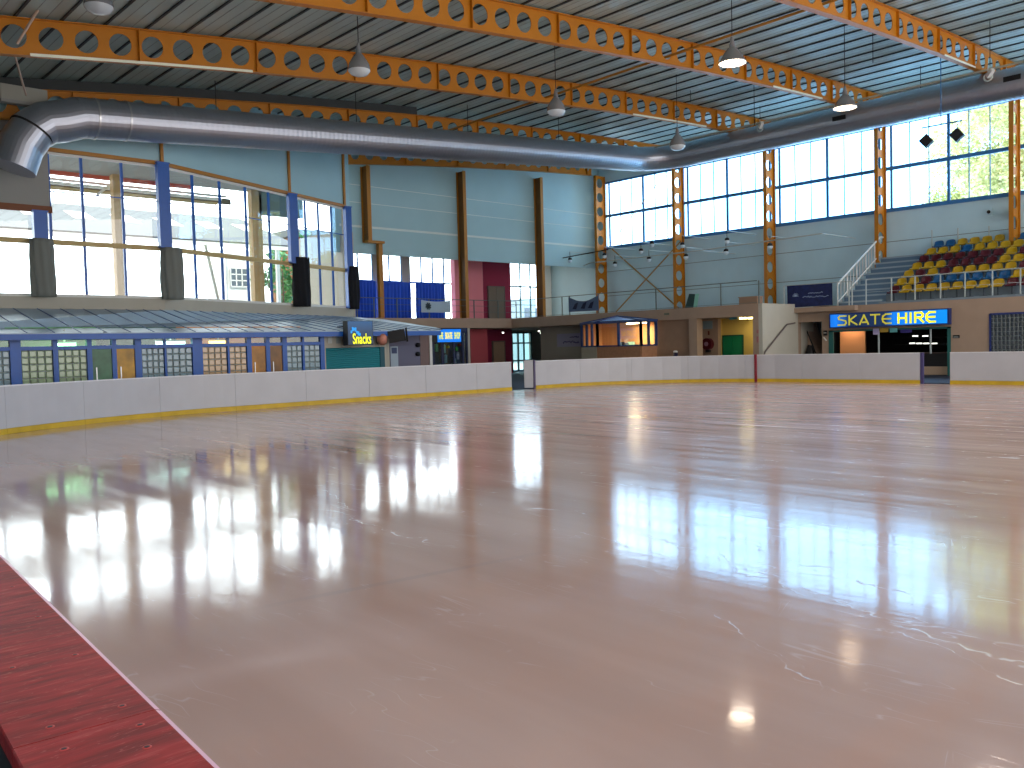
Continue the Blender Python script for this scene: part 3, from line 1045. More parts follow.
# cream flank wall and end pier
struct(MB().box((XF, 21.4, 0), (XF + 0.25, yb_(753, XF), SZ0)).build('pillar_3', M_fascia))
struct(MB().box((XF, 21.2, 0), (40.0, 21.4, SZ1)).build('wall_flank', M_cream))

# ------------------------------------------------------------------ stand front wall X = 38.5
XS = 38.5
ZS = 3.2
so = (on(822, 350, 0, XS).y, on(785, 350, 0, XS).y)      # stair opening
ho = (on(951, 350, 0, XS).y, on(829, 350, 0, XS).y)      # hire counter opening
gb = (on(1040, 350, 0, XS).y, on(990, 350, 0, XS).y)     # glass block window
zo = on(890, 328.5, 0, XS).z
zst = on(810, 322, 0, XS).z
zgb = (0.9, on(1000, 313.5, 0, XS).z)
y0w = -2.0
wall('wall_stand', (XS, y0w), (XS, 21.2), 0, ZS, -0.25, [(so[0] - y0w, min(so[1], 21.19) - y0w, 0, zst), (ho[0] - y0w, ho[1] - y0w, 0, zo), (gb[0] - y0w, gb[1] - y0w, *zgb)], M_fascia)
# stand floor edge
yst = on(786, 303, 0, XS).y
struct(MB().box((XS - 0.35, yst - 3.6, 2.98), (XS + 0.02, yst - 0.1, ZS)).build('trim_4', M_fascia))
# stair void with sloping flight seen from beneath
struct(MB().box((XS + 2.5, 19.95, 0), (XS + 2.6, 21.2, 3.0)).build('wall_stairwell', mat('stair_brown', (120, 92, 80), 0.9)))
sf = thing('stair_flight', (XS + 1.2, 20.5, 0), 'brown boxed in stair flight in the opening left of the hire counter', 'stairs')
Xq = XS + 0.9
pq = [on(a_, b_, 0, Xq) for a_, b_ in ((786, 362), (790, 326), (796, 323), (804, 323), (820, 362))]
MB().prism([(Xq, q.y, max(q.z, 0.0)) for q in pq], (1.2, 0, 0)).build('soffit_panel', mat('stair_paint', (176, 148, 128), 0.7), sf)
MB().tube([(Xq - 0.05, pq[3].y, pq[3].z), (Xq - 0.05, pq[4].y, max(pq[4].z, 0.1))], 0.03).build('handrail', M_black, sf)
hb = thing('bin_bags', (XS + 0.5, 20.6, 0), 'dark heap of bags at the foot of the stair opening', 'bags')
for k_, (a_, r__) in enumerate(((794, 0.5), (802, 0.6), (810, 0.5))):
    q = on(a_, 350, 0, XS + 0.45)
    MB().lathe((XS + 0.55, min(q.y, 20.95), 0), [(0.0, 0.0), (0.14, 0.0), (0.19, 0.5), (0.16, 1.1), (0.06, 1.3 + r__ * 0.2), (0.0, 1.32 + r__ * 0.2)], 14).build('bag', M_black, hb)
# handrail on the flank wall climbing to the opening
hp = [on(765, 352, 1, 21.12), on(787, 324.5, 1, 21.12), on(795, 323, 1, 21.12)]
hr = thing('handrail', hp[0], 'grey handrail climbing the cream flank wall beside the stair opening', 'handrail')
MB().tube([(hp[0].x - 0.4, 21.12, hp[0].z - 0.7)] + hp, 0.035).build('rail', mat('grey_rail', (110, 100, 96), 0.5), hr)
for t in (0.1, 0.8):
    q = hp[0].lerp(hp[1], t); MB().tube([q, q + V((0, 0.09, -0.05))], 0.015, 6).build('bracket', M_galv, hr)
# dark clutter in the stair opening: a stacked heap of chairs behind
# hire room
struct(MB().box((XS + 4.5, ho[0] - 0.5, 0), (XS + 4.6, ho[1] + 0.4, 2.9)).box((XS + 0.25, ho[0] - 0.5, 2.75), (XS + 4.5, ho[1] + 0.4, 2.85)).box((XS + 0.25, ho[0] - 0.5, 0), (XS + 4.5, ho[0] - 0.4, 2.75)).box((XS + 0.25, ho[1] + 0.3, 0), (XS + 4.5, ho[1] + 0.4, 2.75)).build('wall_hire_room', M_dark))
pa, pb = yb_(865, XS + .9), yb_(840, XS + .9)
struct(MB().box((XS + 0.9, pa, 0), (XS + 1.0, pb, 2.7)).build('wall_hire_partition', mat('orange_plaster', (226, 160, 104), 0.8)))
ctr = thing('hire_counter', (XS + 0.5, ho[0] + 1.5, 0), 'dark skate hire counter with pale front panel seen through the gap', 'counter')
MB().box((XS + 0.35, ho[0] + 0.05, 0.0), (XS + 0.9, yb_(866, XS + .35), 0.95)).build('counter_body', M_black, ctr)
MB().box((XS + 0.30, ho[0], 0.95), (XS + 0.95, yb_(866, XS + .35), 1.0)).build('counter_top', mat('counter_brown', (70, 56, 50), 0.4), ctr)
z1_, z0_ = on(935, 366.5, 0, XS + .33).z, on(935, 378.5, 0, XS + .33).z
MB().box((XS + 0.33, ho[0] + 0.02, max(z0_, 0.03)), (XS + 0.35, ho[1] - 2.2, z1_)).build('kick_panel', mat('counter_beige', (168, 146, 124), 0.7), ctr)
fr = thing('serving_hatch', (XS - 0.02, ho[0], 0), 'teal frame around the skate hire opening with a slim central post', 'frame')
b = MB(); M_tealf = mat('teal_frame', (30, 96, 92), 0.5)
MB().box((XS - 0.03, ho[0], 0), (XS + 0.05, ho[0] + 0.14, zo)).build('jamb', M_tealf, fr)
MB().box((XS - 0.03, ho[1] - 0.22, 0), (XS + 0.05, ho[1], zo)).build('jamb', M_tealf, fr)
MB().box((XS - 0.03, ho[0], zo - 0.08), (XS + 0.05, ho[1], zo)).build('header', M_tealf, fr)
for px in (878.5, 930.5):
    yy = yb_(px, XS); MB().box((XS + 0.0, yy - 0.03, 0.95), (XS + 0.06, yy + 0.03, zo - 0.08)).build('post', M_rail, fr)
ld = bpy.data.lights.new('partition_fill_light', 'AREA'); ld.energy = 14; ld.color = (1, 0.8, 0.6); ld.size = 0.5  # unseen fill light, added to brighten the orange partition
lo = bpy.data.objects.new('partition_fill_light', ld); COL.objects.link(lo); lo.location = (XS + 0.55, (pa + pb) / 2, 2.6)
# shelves with bright skate blades / lamps in the hire room
for (xa, xb, y_, zoff) in ((895, 946, 336.5, 0), (893, 947, 343.5, 0), (930, 945, 351.5, 0)):
    A = on(xa, y_, 0, XS + 2.6); B = on(xb, y_, 0, XS + 2.6)
    sh = thing('skate_shelf', (XS + 2.6, (A.y + B.y) / 2, A.z), 'dim shelf of hire skates, %s in the dark room' % ('upper one' if y_ < 340 else 'middle one' if y_ < 350 else 'lowest short one'), 'shelf', 'skate shelves')
    MB().box((XS + 2.5, B.y, A.z - 0.1), (XS + 2.9, A.y, A.z - 0.06)).build('shelf_board', M_black, sh)
# small ceiling tube lamps inside that glint
for (cx, cy0) in ((915, 336), (925, 336), (912, 343.3), (919, 343.4), (926, 343.4), (934, 343.5)):
    A = on(cx, cy0, 0, XS + 2.55)
    tl = thing('counter_lamp', A, 'small white strip lamp glowing in the dark hire room', 'lamp', 'strip lamps in the hire room')
    MB().box((A.x, A.y - 0.12, A.z - 0.025), (A.x + 0.06, A.y + 0.12, A.z + 0.025)).build('tube', mat('strip_tube', (255, 255, 250), 0.5, emit=(255, 255, 245), estr=1.6), tl)
# little notices at the head of the opening
for (px, py, w_, h_, c, l) in ((876, 331.5, 5, 5.5, (190, 180, 220), 'small lilac notice hanging below the sign'), (884, 330, 7, 4, (196, 160, 60), 'small yellow notice hanging below the sign'), (893.5, 330, 6, 4, (110, 190, 190), 'small aqua notice hanging below the sign'), (906, 331, 9, 3, (60, 50, 130), 'small violet notice hanging below the sign')):
    A = on(px, py, 0, XS - 0.06); s_ = A.x / CF.dot(ray(px, py)) / F_PX * 1.0
    hw = w_ * 0.045 / 2 * 1.2; hh = h_ * 0.045 / 2 * 1.1
    tag(MB().box((A.x, A.y - hw, A.z - hh), (A.x + 0.01, A.y + hw, A.z + hh)).build('notice', mat('notice_%d' % px, c, 0.7)), l, 'notice', 'notices over the hire counter')

# glass block window in the stand wall
def glass_blocks(name, p0, p1, z0, z1, nx, nz, m, parent):
    """panel of glass blocks between 2D points, mortar grid and pillowed blocks"""
    A = V(p0); B = V(p1); d = (B - A); L_ = d.length; d /= L_; nrm = V((d.y, -d.x))
    b = MB()
    def P(u, z, o): q = A + d * u + nrm * o; return (q.x, q.y, z)
    b.add([P(0, z0, -0.03), P(L_, z0, -0.03), P(L_, z1, -0.03), P(0, z1, -0.03)], [(0, 1, 2, 3)], 1)
    w_ = L_ / nx; h_ = (z1 - z0) / nz; g = 0.012
    for i in range(nx):
        for j in range(nz):
            u0 = i * w_ + g; u1 = (i + 1) * w_ - g; a0 = z0 + j * h_ + g; a1 = z0 + (j + 1) * h_ - g
            e = 0.02
            b.add([P(u0, a0, -0.005), P(u1, a0, -0.005), P(u1, a1, -0.005), P(u0, a1, -0.005), P(u0 + e, a0 + e, 0.015), P(u1 - e, a0 + e, 0.015), P(u1 - e, a1 - e, 0.015), P(u0 + e, a1 - e, 0.015)],
                  [(4, 5, 6, 7), (0, 1, 5, 4), (1, 2, 6, 5), (2, 3, 7, 6), (3, 0, 4, 7)], 0)
    return b.build(name, [m, M_mortar], parent)


M_mortar = mat('mortar', (150, 160, 155), 0.7)
M_block_dk = mat('glass_block_dark', (58, 66, 74), 0.08)
wi += 1
wr = group_root('window_%d' % wi, (XS, gb[0], 0.9))
glass_blocks('glass_blocks', (XS, gb[1]), (XS, gb[0]), zgb[0], zgb[1], 12, 9, M_block_dk, wr)
b = MB(); M_bluef = mat('navy_frame', (24, 44, 110), 0.5)
b.box((XS - 0.04, gb[0], zgb[1] - 0.05), (XS + 0.1, gb[1], zgb[1] + 0.03)).box((XS - 0.04, gb[1] - 0.05, zgb[0]), (XS + 0.1, gb[1] + 0.02, zgb[1]))
b.build('window_frame', M_bluef, wr)

# SKATE HIRE light box
sa, sb_ = on(829, 320, 0, XS - 0.35), on(948.5, 320, 0, XS - 0.35)
zt0, zt1 = on(890, 326.3, 0, XS - .35).z, on(890, 310.9, 0, XS - .35).z
sg = thing('shop_sign', (XS - 0.2, (sa.y + sb_.y) / 2, zt0), 'long blue light box reading SKATE HIRE in yellow', 'sign')


def lightbox_mat(name, c0, c1, axis, strength, centre=None):
    """back-lit acrylic: lamps inside make it brighter at places along its length"""
    m = bpy.data.materials.new(name); m.use_nodes = True
    t = m.node_tree; b = t.nodes['Principled BSDF']
    tcn = t.nodes.new('ShaderNodeTexCoord'); sp = t.nodes.new('ShaderNodeSeparateXYZ')
    t.links.new(tcn.outputs['Object'], sp.inputs[0])
    r = t.nodes.new('ShaderNodeValToRGB')
    mr = t.nodes.new('ShaderNodeMapRange')
    mr.inputs['From Min'].default_value = axis[1]; mr.inputs['From Max'].default_value = axis[2]
    t.links.new(sp.outputs[axis[0]], mr.inputs['Value']); t.links.new(mr.outputs[0], r.inputs[0])
    es = r.color_ramp.elements
    es[0].color = (*lin(c0[0][1]), 1); es[-1].color = (*lin(c0[-1][1]), 1)
    for p, c in c0[1:-1]:
        e = es.new(p); e.color = (*lin(c), 1)
    t.links.new(r.outputs[0], b.inputs['Emission Color'])
    b.inputs['Emission Strength'].default_value = strength
    b.inputs['Base Color'].default_value = (*lin(c1), 1); b.inputs['Roughness'].default_value = 0.3
    return m


M_face = lightbox_mat('blue_lightbox', [(0.0, (0, 150, 255)), (0.44, (0, 130, 245)), (0.50, (2, 38, 78)), (0.82, (2, 32, 66)), (0.94, (0, 130, 250)), (1.0, (0, 110, 220))], (0, 20, 50), (1, sb_.y, sa.y), 0.68)
MB().box((XS - 0.33, sb_.y, zt0), (XS - 0.02, sa.y, zt1)).build('sign_box', M_bluef, sg)
MB().box((XS - 0.345, sb_.y + 0.06, zt0 + 0.05), (XS - 0.331, sa.y - 0.06, zt1 - 0.05)).build('sign_face', M_face, sg)
# stylised letters as strokes: unit boxes, E drawn round with a bar
ST = {'S': [[(0.95, 1), (0.25, 1), (0.05, .85), (0.1, .65), (0.9, .45), (0.98, .2), (0.8, 0), (0.0, 0)]],
      'K': [[(0.05, 0), (0.05, 1)], [(0.85, 1), (0.1, .5), (0.95, 0)]],
      'A': [[(0.0, 0), (0.5, 1), (1.0, 0)], [(0.35, .22), (0.8, .22)]],
      'T': [[(0.0, 1), (1.0, 1)], [(0.5, 1), (0.5, 0)]],
      'E': [[(1.0, 1), (0.4, 1), (0.1, .8), (0.02, .5), (0.1, .2), (0.4, 0), (1.0, 0)], [(0.05, .5), (0.95, .5)]],
      'H': [[(0.05, 0), (0.05, 1)], [(0.95, 0), (0.95, 1)], [(0.05, .5), (0.95, .5)]],
      'I': [[(0.5, 0), (0.5, 1)]],
      'R': [[(0.05, 0), (0.05, 1), (0.75, 1), (0.95, .8), (0.9, .6), (0.7, .5), (0.2, .5)], [(0.45, .5), (0.98, 0)]]}
M_ly = mat('yellow_letters', (225, 220, 30), 0.4, emit=(240, 230, 40), estr=0.6)


def stroke_text(s, y0, y1, x, z0, z1, th, parent, m, gap=0.25, widths={}):
    """letters on a wall facing -X, reading from +Y (left in view) to -Y"""
    ws = [widths.get(c, 1.0) for c in s]
    tot = sum(ws) + gap * (len(s) - 1); k = (y0 - y1) / tot; cur = y0
    for c, w_ in zip(s, ws):
        if c != ' ':
            b = MB()
            for st in ST[c]:
                pts = [(x, cur - p * w_ * k, z0 + q * (z1 - z0)) for p, q in st]
                for a_, b_ in zip(pts[:-1], pts[1:]):
                    a_ = V(a_); b_ = V(b_); dd = (b_ - a_).normalized() * th * 0.4
                    b.bar(a_ - dd, b_ + dd, 0.02, th, 0, up=V((1, 0, 0)).cross(dd.normalized()))
            b.build('letter_' + c.lower(), m, parent)
        cur -= (w_ + gap) * k


lh = zt1 - zt0
stroke_text('SKATE', on(838, 320, 0, XS - .36).y, on(891, 320, 0, XS - .36).y, XS - 0.357, zt0 + lh * 0.2, zt1 - lh * 0.2, 0.065, sg, mat('yellow_letters_dim', (190, 180, 50), 0.4, emit=(200, 190, 60), estr=0.35), 0.3)
stroke_text('HIRE', on(898, 320, 0, XS - .36).y, on(935, 320, 0, XS - .36).y, XS - 0.357, zt0 + lh * 0.2, zt1 - lh * 0.2, 0.085, sg, M_ly, 0.3, {'I': 0.35})

# ------------------------------------------------------------------ stand: tiers, stairs, seats
b = MB()
X0s, Z0s = 38.5, ZS
NR = 7
b.box((XS + 0.25, 4.0, ZS - 0.2), (XW + 0.1, 19.35, ZS - 0.02))
tier_z = lambda k: 3.30 + 0.38 * k
for k in range(NR):
    xa = 38.55 + 0.75 * k
    b.box((xa, 4.0, ZS - 0.02), (xa + 0.76 if k < NR - 1 else XW + 0.1, 17.3, tier_z(k)))
struct(b.build('stand_tiers', mat('tier_concrete', (118, 132, 142), 0.8, noise=0.05)))
b = MB()
for k in range(9):
    xa = 38.9 + 0.56 * k
    b.box((xa, 17.3, ZS - 0.02), (XW + 0.1, 19.35, 3.30 + 0.285 * k + 0.1))
    b.box((xa - 0.03, 17.3, 3.30 + 0.285 * k + 0.04), (xa + 0.12, 19.35, 3.30 + 0.285 * k + 0.115), 1)
struct(b.build('stand_stairs', [mat('stair_concrete', (104, 130, 152), 0.75), mat('stair_nosing', (160, 178, 188), 0.6)]))
struct(MB().box((XS + 0.25, 19.35, ZS - 0.2), (XW + 0.1, 21.2, ZS)).build('slab_landing', M_floorup))

M_seat = {'Y': mat('seat_yellow', (188, 151, 12), 0.35), 'M': mat('seat_maroon', (84, 14, 29), 0.35), 'B': mat('seat_blue', (8, 84, 137), 0.35)}


def seat_mesh(m):
    """moulded plastic bucket seat facing -X, origin at mid front of pan on the tread"""
    b = MB(); prof = []
    # side profile of shell: front lip, pan, curve, back, top lip
    pr = [(-0.20, 0.36), (-0.21, 0.40), (-0.10, 0.395), (0.05, 0.385), (0.13, 0.41), (0.17, 0.50), (0.20, 0.62), (0.215, 0.70), (0.235, 0.705)]
    n = 8; vs = []
    for i, (x, z) in enumerate(pr):
        hw = 0.225 if i < 6 else 0.225 - 0.02 * (i - 5)
        for j in range(n + 1):
            t = -1 + 2 * j / n
            curl = abs(t) ** 3
            xx = x - (0.07 * curl if i >= 4 else 0); zz = z + (0.05 * curl if 1 < i < 5 else 0) - (0.04 * curl if i >= 7 else 0)
            vs.append((xx, t * hw, zz))
    k = len(vs)
    vs += [(x + 0.012, y, z - 0.016) for x, y, z in vs]
    fs = []
    for i in range(len(pr) - 1):
        for j in range(n):
            a = i * (n + 1) + j
            fs.append((a, a + 1, a + n + 2, a + n + 1)); fs.append((k + a, k + a + n + 1, k + a + n + 2, k + a + 1))
    R_ = len(pr) - 1
    for j in range(n):
        fs.append((j, k + j, k + j + 1, j + 1)); a = R_ * (n + 1) + j; fs.append((a, a + 1, k + a + 1, k + a))
    for i in range(R_):
        a = i * (n + 1); fs.append((a, a + n + 1, k + a + n + 1, k + a)); a += n; fs.append((a, k + a, k + a + n + 1, a + n + 1))
    b.add(vs, fs, 0, True)
    b.box((-0.02, -0.16, 0.0), (0.06, 0.16, 0.03), 1); b.box((0.0, -0.03, 0.03), (0.04, 0.03, 0.375), 1)
    return b


protos = {}
for c in 'YMB':
    o = seat_mesh(None).build('stadium_seat', [M_seat[c], mat('seat_pedestal', (70, 80, 90), 0.5)])
    protos[c] = o
ROWS = ['MYYYYYYYYMM MY', 'YYMBBBBBBYMMY', 'YMYMYYYYYMMYY', 'YYYMMMMYYMMYY', 'MMMMMMMYMMYYM', 'YYYBYYYYYYBBY', 'BBYYYYYBBBYYY']
ROWS[0] = 'MYYYYYYYYMMMY'
CN = {'Y': 'yellow', 'M': 'maroon', 'B': 'blue'}
RN = ['front row', 'second row', 'third row', 'fourth row', 'fifth row', 'sixth row', 'top row']
ORD = ['first', 'second', 'third', 'fourth', 'fifth', 'sixth', 'seventh', 'eighth', 'ninth', 'tenth', 'eleventh', 'twelfth']
y_first = [17.05, 17.0, 17.0, 16.93, 16.9, 16.86, 16.8]
used = set()
seat_right_edge = 1024
for k, row in enumerate(ROWS):
    for j, c in enumerate(row):
        X = 38.95 + 0.75 * k; Y = y_first[k] - 0.532 * j; Z = tier_z(k)
        dv = V((X, Y, Z + 0.4)) - ORG
        px = 512 + F_PX * dv.dot(CR) / dv.dot(CF)
        if px > 1030 or (k == 6 and abs(Y - 13.5) < 0.35): continue
        if c not in used:
            o = protos[c]; used.add(c)
        else:
            o = protos[c].copy(); COL.objects.link(o)
        o.location = (X, Y - 0.25 if k == 0 else Y - 0.2, Z)
        pos = 'at the aisle end of the %s' % RN[k] if j == 0 else '%s from the aisle in the %s' % (ORD[j], RN[k])
        tag(o, '%s plastic seat, %s of the stand' % (CN[c], pos), 'seat', 'stadium seats')


# ------------------------------------------------------------------ railings
def rail_run(name, pts, h, label, posts, m=M_rail, r=0.022, mids=(0.5,), group='balcony railings', pr=0.022):
    root = thing(name, pts[0], label, 'railing', group)
    P = [V(p) for p in pts]
    MB().tube([p + V((0, 0, h)) for p in P], r, 6).build('top_rail', m, root)
    for q in mids:
        MB().tube([p + V((0, 0, h * q)) for p in P], 0.009, 5).build('mid_rail', m, root)
    for p in posts:
        p = V(p)
        MB().box((p.x - pr, p.y - pr, p.z), (p.x + pr, p.y + pr, p.z + h)).build('post', m, root)
    return root


M_railg = mat('grey_green_rail', (96, 112, 112), 0.5)
xe = on(516, 319, 1, 38.08).x
px_ = [on(x, 305, 1, 38.1).x for x in (357, 374, 397, 429, 450, 474, 498, 516)]
rail_run('gallery_railing', [(px_[0] - 0.3, 38.1, SZ1), (xe - 0.05, 38.1, SZ1)], 1.05, 'thin grey railing along the gallery before the blue curtains', [(x, 38.1, SZ1) for x in px_], M_railg, mids=(0.35, 0.68))
pyr = [on(x, 300, 0, XF + 0.08).y for x in (562, 569.5, 598, 656, 721, 759)]
rail_run('balcony_railing', [(XF + 0.08, 37.9, SZ1), (XF + 0.08, 21.5, SZ1)], 1.05, 'railing along the balcony over the blue glazed booth', [(XF + 0.08, y, SZ1) for y in pyr], M_railg, mids=(0.05,))
pyr = [on(x, 290, 0, XS - 0.25).y for x in (784, 788, 849, 852)]
rail_run('landing_railing', [(XS - 0.25, pyr[0], ZS), (XS - 0.25, pyr[-1], ZS)], 1.1, 'short white railing carrying the navy banner', [(XS - 0.25, y, ZS) for y in pyr], M_rail, mids=())
b_ = [on(x, 290, 0, XS + 0.08).y for x in (866, 891.5, 915, 940.5, 965, 992.5, 1020.5)]
rail_run('stand_railing', [(XS + 0.08, b_[0], ZS), (XS + 0.08, 5.0, ZS)], 1.12, 'pale railing in front of the coloured seats', [(XS + 0.08, y, ZS) for y in b_] + [(XS + 0.08, 10.0, ZS), (XS + 0.08, 8.6, ZS)], M_rail, mids=(0.5,))
sr = thing('stair_railing', (39.0, 19.42, ZS), 'white sloping handrail with balusters beside the stand stairs', 'railing')
A = V((38.95, 19.42, 4.25)); B = V((43.5, 19.42, 6.75))
MB().tube([A, B, B + V((0.3, 0, 0))], 0.045, 8).build('handrail', M_white, sr)
MB().tube([A - V((0, 0, 0.85)), B - V((0, 0, 0.85))], 0.03, 6).build('bottom_rail', M_white, sr)
for k in range(15):
    t = k / 14; q = A.lerp(B, t)
    MB().tube([q - V((0, 0, 1.05)), q], 0.022 if k % 3 else 0.04, 6).build('baluster', M_white, sr)
# back rail posts above the last row
for (px, py0, py1) in ((932, 230, 243), (958, 228, 241), (989, 226, 238)):
    q = on(px, py1, 0, 43.85); q2 = on(px, py0, 0, 43.85)
    t_ = thing('back_post', (q.x, q.y, 5.6), 'thin pale post behind the top row, %s' % ('above the blue pair' if px == 932 else 'middle of three' if px == 958 else 'nearest the right column'), 'post', 'posts behind the top row')
    MB().box((q.x - 0.02, q.y - 0.02, 5.62), (q.x + 0.02, q.y + 0.02, q2.z)).build('post', M_rail, t_)
    MB().box((q.x - 0.07, q.y - 0.07, 5.58), (q.x + 0.07, q.y + 0.07, 5.62)).build('base_plate', M_rail, t_)

# ------------------------------------------------------------------ banners
def squiggle(p0, p1, zc, amp, n, m, parent, name, axis, th=0.02):
    """worn, unreadable script line"""
    pts = []
    P = V(p0); Q = V(p1)
    for i in range(n + 1):
        q = P.lerp(Q, i / n); q.z = zc + amp * (random.random() - 0.5) * 2
        pts.append(q)
    b = MB()
    for a_, c_ in zip(pts[:-1], pts[1:]): b.bar(a_, c_, 0.006, th, 0, up=V(axis).cross((c_ - a_).normalized()))
    return b.build(name, m, parent)


M_navy = mat('navy_cloth', (22, 36, 84), 0.8, noise=0.3, nscale=5)
M_script = mat('pale_script', (160, 180, 215), 0.7)
x_ = XS - 0.31
pA, pB = on(787, 290, 0, x_), on(832.5, 290, 0, x_)
zt_a, zt_b, zb_a, zb_b = on(787, 286, 0, x_).z, on(832, 283, 0, x_).z, on(787, 308, 0, x_).z, on(833, 305, 0, x_).z
bn = thing('banner', (x_, pA.y, zb_a), 'navy banner with pale script tied to the landing railing', 'banner')
vs = []; n = 16
for j in range(7):
    for i in range(n + 1):
        u = i / n; q = j / 6
        z = (zb_a * (1 - u) + zb_b * u) * (1 - q) + (zt_a * (1 - u) + zt_b * u) * q
        vs.append((x_ + 0.02 * math.sin(u * 9 + q * 3), pA.y * (1 - u) + pB.y * u, z))
MB().add(vs, [(j * (n + 1) + i, j * (n + 1) + i + 1, (j + 1) * (n + 1) + i + 1, (j + 1) * (n + 1) + i) for j in range(6) for i in range(n)], 0, True).build('cloth', M_navy, bn)
zm = (zt_a + zb_a) / 2
L0 = lambda u: V((x_ - 0.035, pA.y * (1 - u) + pB.y * u, 0))
squiggle(L0(.48), L0(.80), zm + 0.12, 0.035, 14, M_script, bn, 'script_line', (1, 0, 0))
squiggle(L0(.36), L0(.92), zm - 0.06, 0.045, 22, M_script, bn, 'script_line', (1, 0, 0))
b = MB()
for a in range(8):
    t = math.pi * a / 7
    b.bar(L0(.2) + V((0, 0, zm)), L0(.2) + V((0, 0.16 * math.cos(t), zm + 0.16 * math.sin(t))), 0.006, 0.02, 0, up=(0, .3, 1))
b.build('emblem', M_script, bn)

# pale banner with dark crest on the gallery rail
Yb = 37.95
A = on(421, 300, 1, Yb); B = on(450, 301, 1, Yb); zlo = on(430, 312.5, 1, Yb).z; zhi = on(430, 300, 1, Yb).z
bn = thing('banner', (A.x, Yb, zlo), 'pale blue banner with a dark crest on the gallery railing', 'banner')
vs = []
for j in range(5):
    for i in range(13):
        u = i / 12; q = j / 4; vs.append((A.x + (B.x - A.x) * u, Yb + 0.02 * math.sin(u * 11), zlo + (zhi - zlo) * q - 0.08 * math.sin(u * math.pi) * q * (1 if j else 0)))
MB().add(vs, [(j * 13 + i, j * 13 + i + 1, (j + 1) * 13 + i + 1, (j + 1) * 13 + i) for j in range(4) for i in range(12)], 0, True).build('cloth', mat('pale_cloth', (170, 190, 205), 0.8), bn)
cx = on(428, 306, 1, Yb).x; cz = (zlo + zhi) / 2
b = MB()
for t in range(4):
    a = math.pi * t / 4 + 0.3
    b.bar((cx - 0.2 * math.cos(a), Yb - 0.03, cz - 0.2 * math.sin(a)), (cx + 0.2 * math.cos(a), Yb - 0.03, cz + 0.2 * math.sin(a)), 0.006, 0.09, 0, up=(-math.sin(a), 0, math.cos(a)))
b.build('crest', mat('crest_grey', (60, 76, 84), 0.7), bn)

# dark sagging banner near the corner column
xq = XF + 0.02
A = on(568.5, 300, 0, xq); B = on(598.5, 300, 0, xq)
z0a, z1a = on(569, 312, 0, xq).z, on(569, 297, 0, xq).z
z0b, z1b = on(598, 310.5, 0, xq).z, on(598, 295, 0, xq).z
bn = thing('banner', (xq, A.y, z0a), 'sagging dark blue banner with pale blotches left of the corner column', 'banner')
vs = []
for j in range(5):
    for i in range(17):
        u = i / 16; q = j / 4
        z = (z0a * (1 - u) + z0b * u) * (1 - q) + (z1a * (1 - u) + z1b * u) * q - 0.28 * math.sin(math.pi * u) * q
        vs.append((xq + 0.015 * math.sin(u * 14), A.y * (1 - u) + B.y * u, z))
MB().add(vs, [(j * 17 + i, j * 17 + i + 1, (j + 1) * 17 + i + 1, (j + 1) * 17 + i) for j in range(4) for i in range(16)], 0, True).build('cloth', mat('slate_cloth', (84, 104, 136), 0.8), bn)
b = MB()
for u0 in (0.14, 0.42, 0.66):
    yy = A.y * (1 - u0) + B.y * u0; y2 = A.y * (1 - u0 - 0.2) + B.y * (u0 + 0.2)
    b.prism([(xq - 0.03, yy, z0a + 0.15), (xq - 0.03, y2 + 0.15, z0a + 0.12), (xq - 0.03, y2, z0a + 0.5), (xq - 0.03, yy - 0.2, z0a + 0.42)], (-0.004, 0, 0))
b.build('blotches', mat('ink_navy', (26, 34, 66), 0.8), bn)

# paper banner under the balcony, left of the booth
xq = XB - 0.06
A = on(557, 340, 0, xq); B = on(583, 340, 0, xq)
z0a, z1a = on(557, 347, 0, xq).z, on(557, 334, 0, xq).z
bn = thing('banner', (xq, B.y, z0a), 'white paper banner with purple hand lettering under the balcony', 'banner')
MB().box((xq, B.y, z0a), (xq + 0.01, A.y, z1a)).build('sheet', mat('paper_lilac', (186, 184, 206), 0.8), bn)
M_purp = mat('purple_ink', (70, 60, 130), 0.8)
dz = (z1a - z0a)
squiggle((xq - 0.012, A.y * .5 + B.y * .5, 0), (xq - 0.012, B.y + 0.3, 0), z0a + dz * 0.72, 0.06, 16, M_purp, bn, 'script_line', (1, 0, 0), 0.035)
squiggle((xq - 0.012, A.y - 0.5, 0), (xq - 0.012, B.y + 0.3, 0), z0a + dz * 0.35, 0.08, 30, M_purp, bn, 'script_line', (1, 0, 0), 0.04)

# ------------------------------------------------------------------ glazed booth under the balcony
def p2(x, X): q = on(x, 340, 0, X); return (X, q.y)
B0, B1, B2, B3 = p2(582, 35.2), p2(597.5, 34.3), p2(641, 34.3), p2(656, 35.2)
zbt = on(597.5, 322.5, 0, 34.3).z; zbb = on(597.5, 347, 0, 34.3).z
bt = thing('control_booth', (34.3, (B1[1] + B2[1]) / 2, 0), 'blue framed glazed booth with pitched roof bulging beneath the balcony', 'booth')
M_brick = mat('booth_brick', (176, 126, 92), 0.85, noise=0.1, nscale=8)
b = MB()
for P_, Q_, mm in ((B0, B1, 1), (B1, B2, 0), (B2, B3, 0)):
    b.bar((*P_, zbb / 2), (*Q_, zbb / 2), 0.1, zbb, mm)
b.build('base_wall', [M_brick, mat('booth_cream', (190, 176, 150), 0.8)], bt)
M_bluef2 = mat('booth_blue', (22, 58, 120), 0.4)
b = MB()
for P_, Q_, mm in ((B0, B1, 3), (B1, B2, 2), (B2, B3, 2)):
    A = V((*P_, 0)); Bv = V((*Q_, 0))
    for k in range(mm + 1):
        q = A.lerp(Bv, k / mm); b.box((q.x - 0.05, q.y - 0.06, zbb), (q.x + 0.05, q.y + 0.06, zbt))
    for z in (zbb + 0.03, zbt - 0.03): b.bar((A.x, A.y, z), (Bv.x, Bv.y, z), 0.1, 0.09)
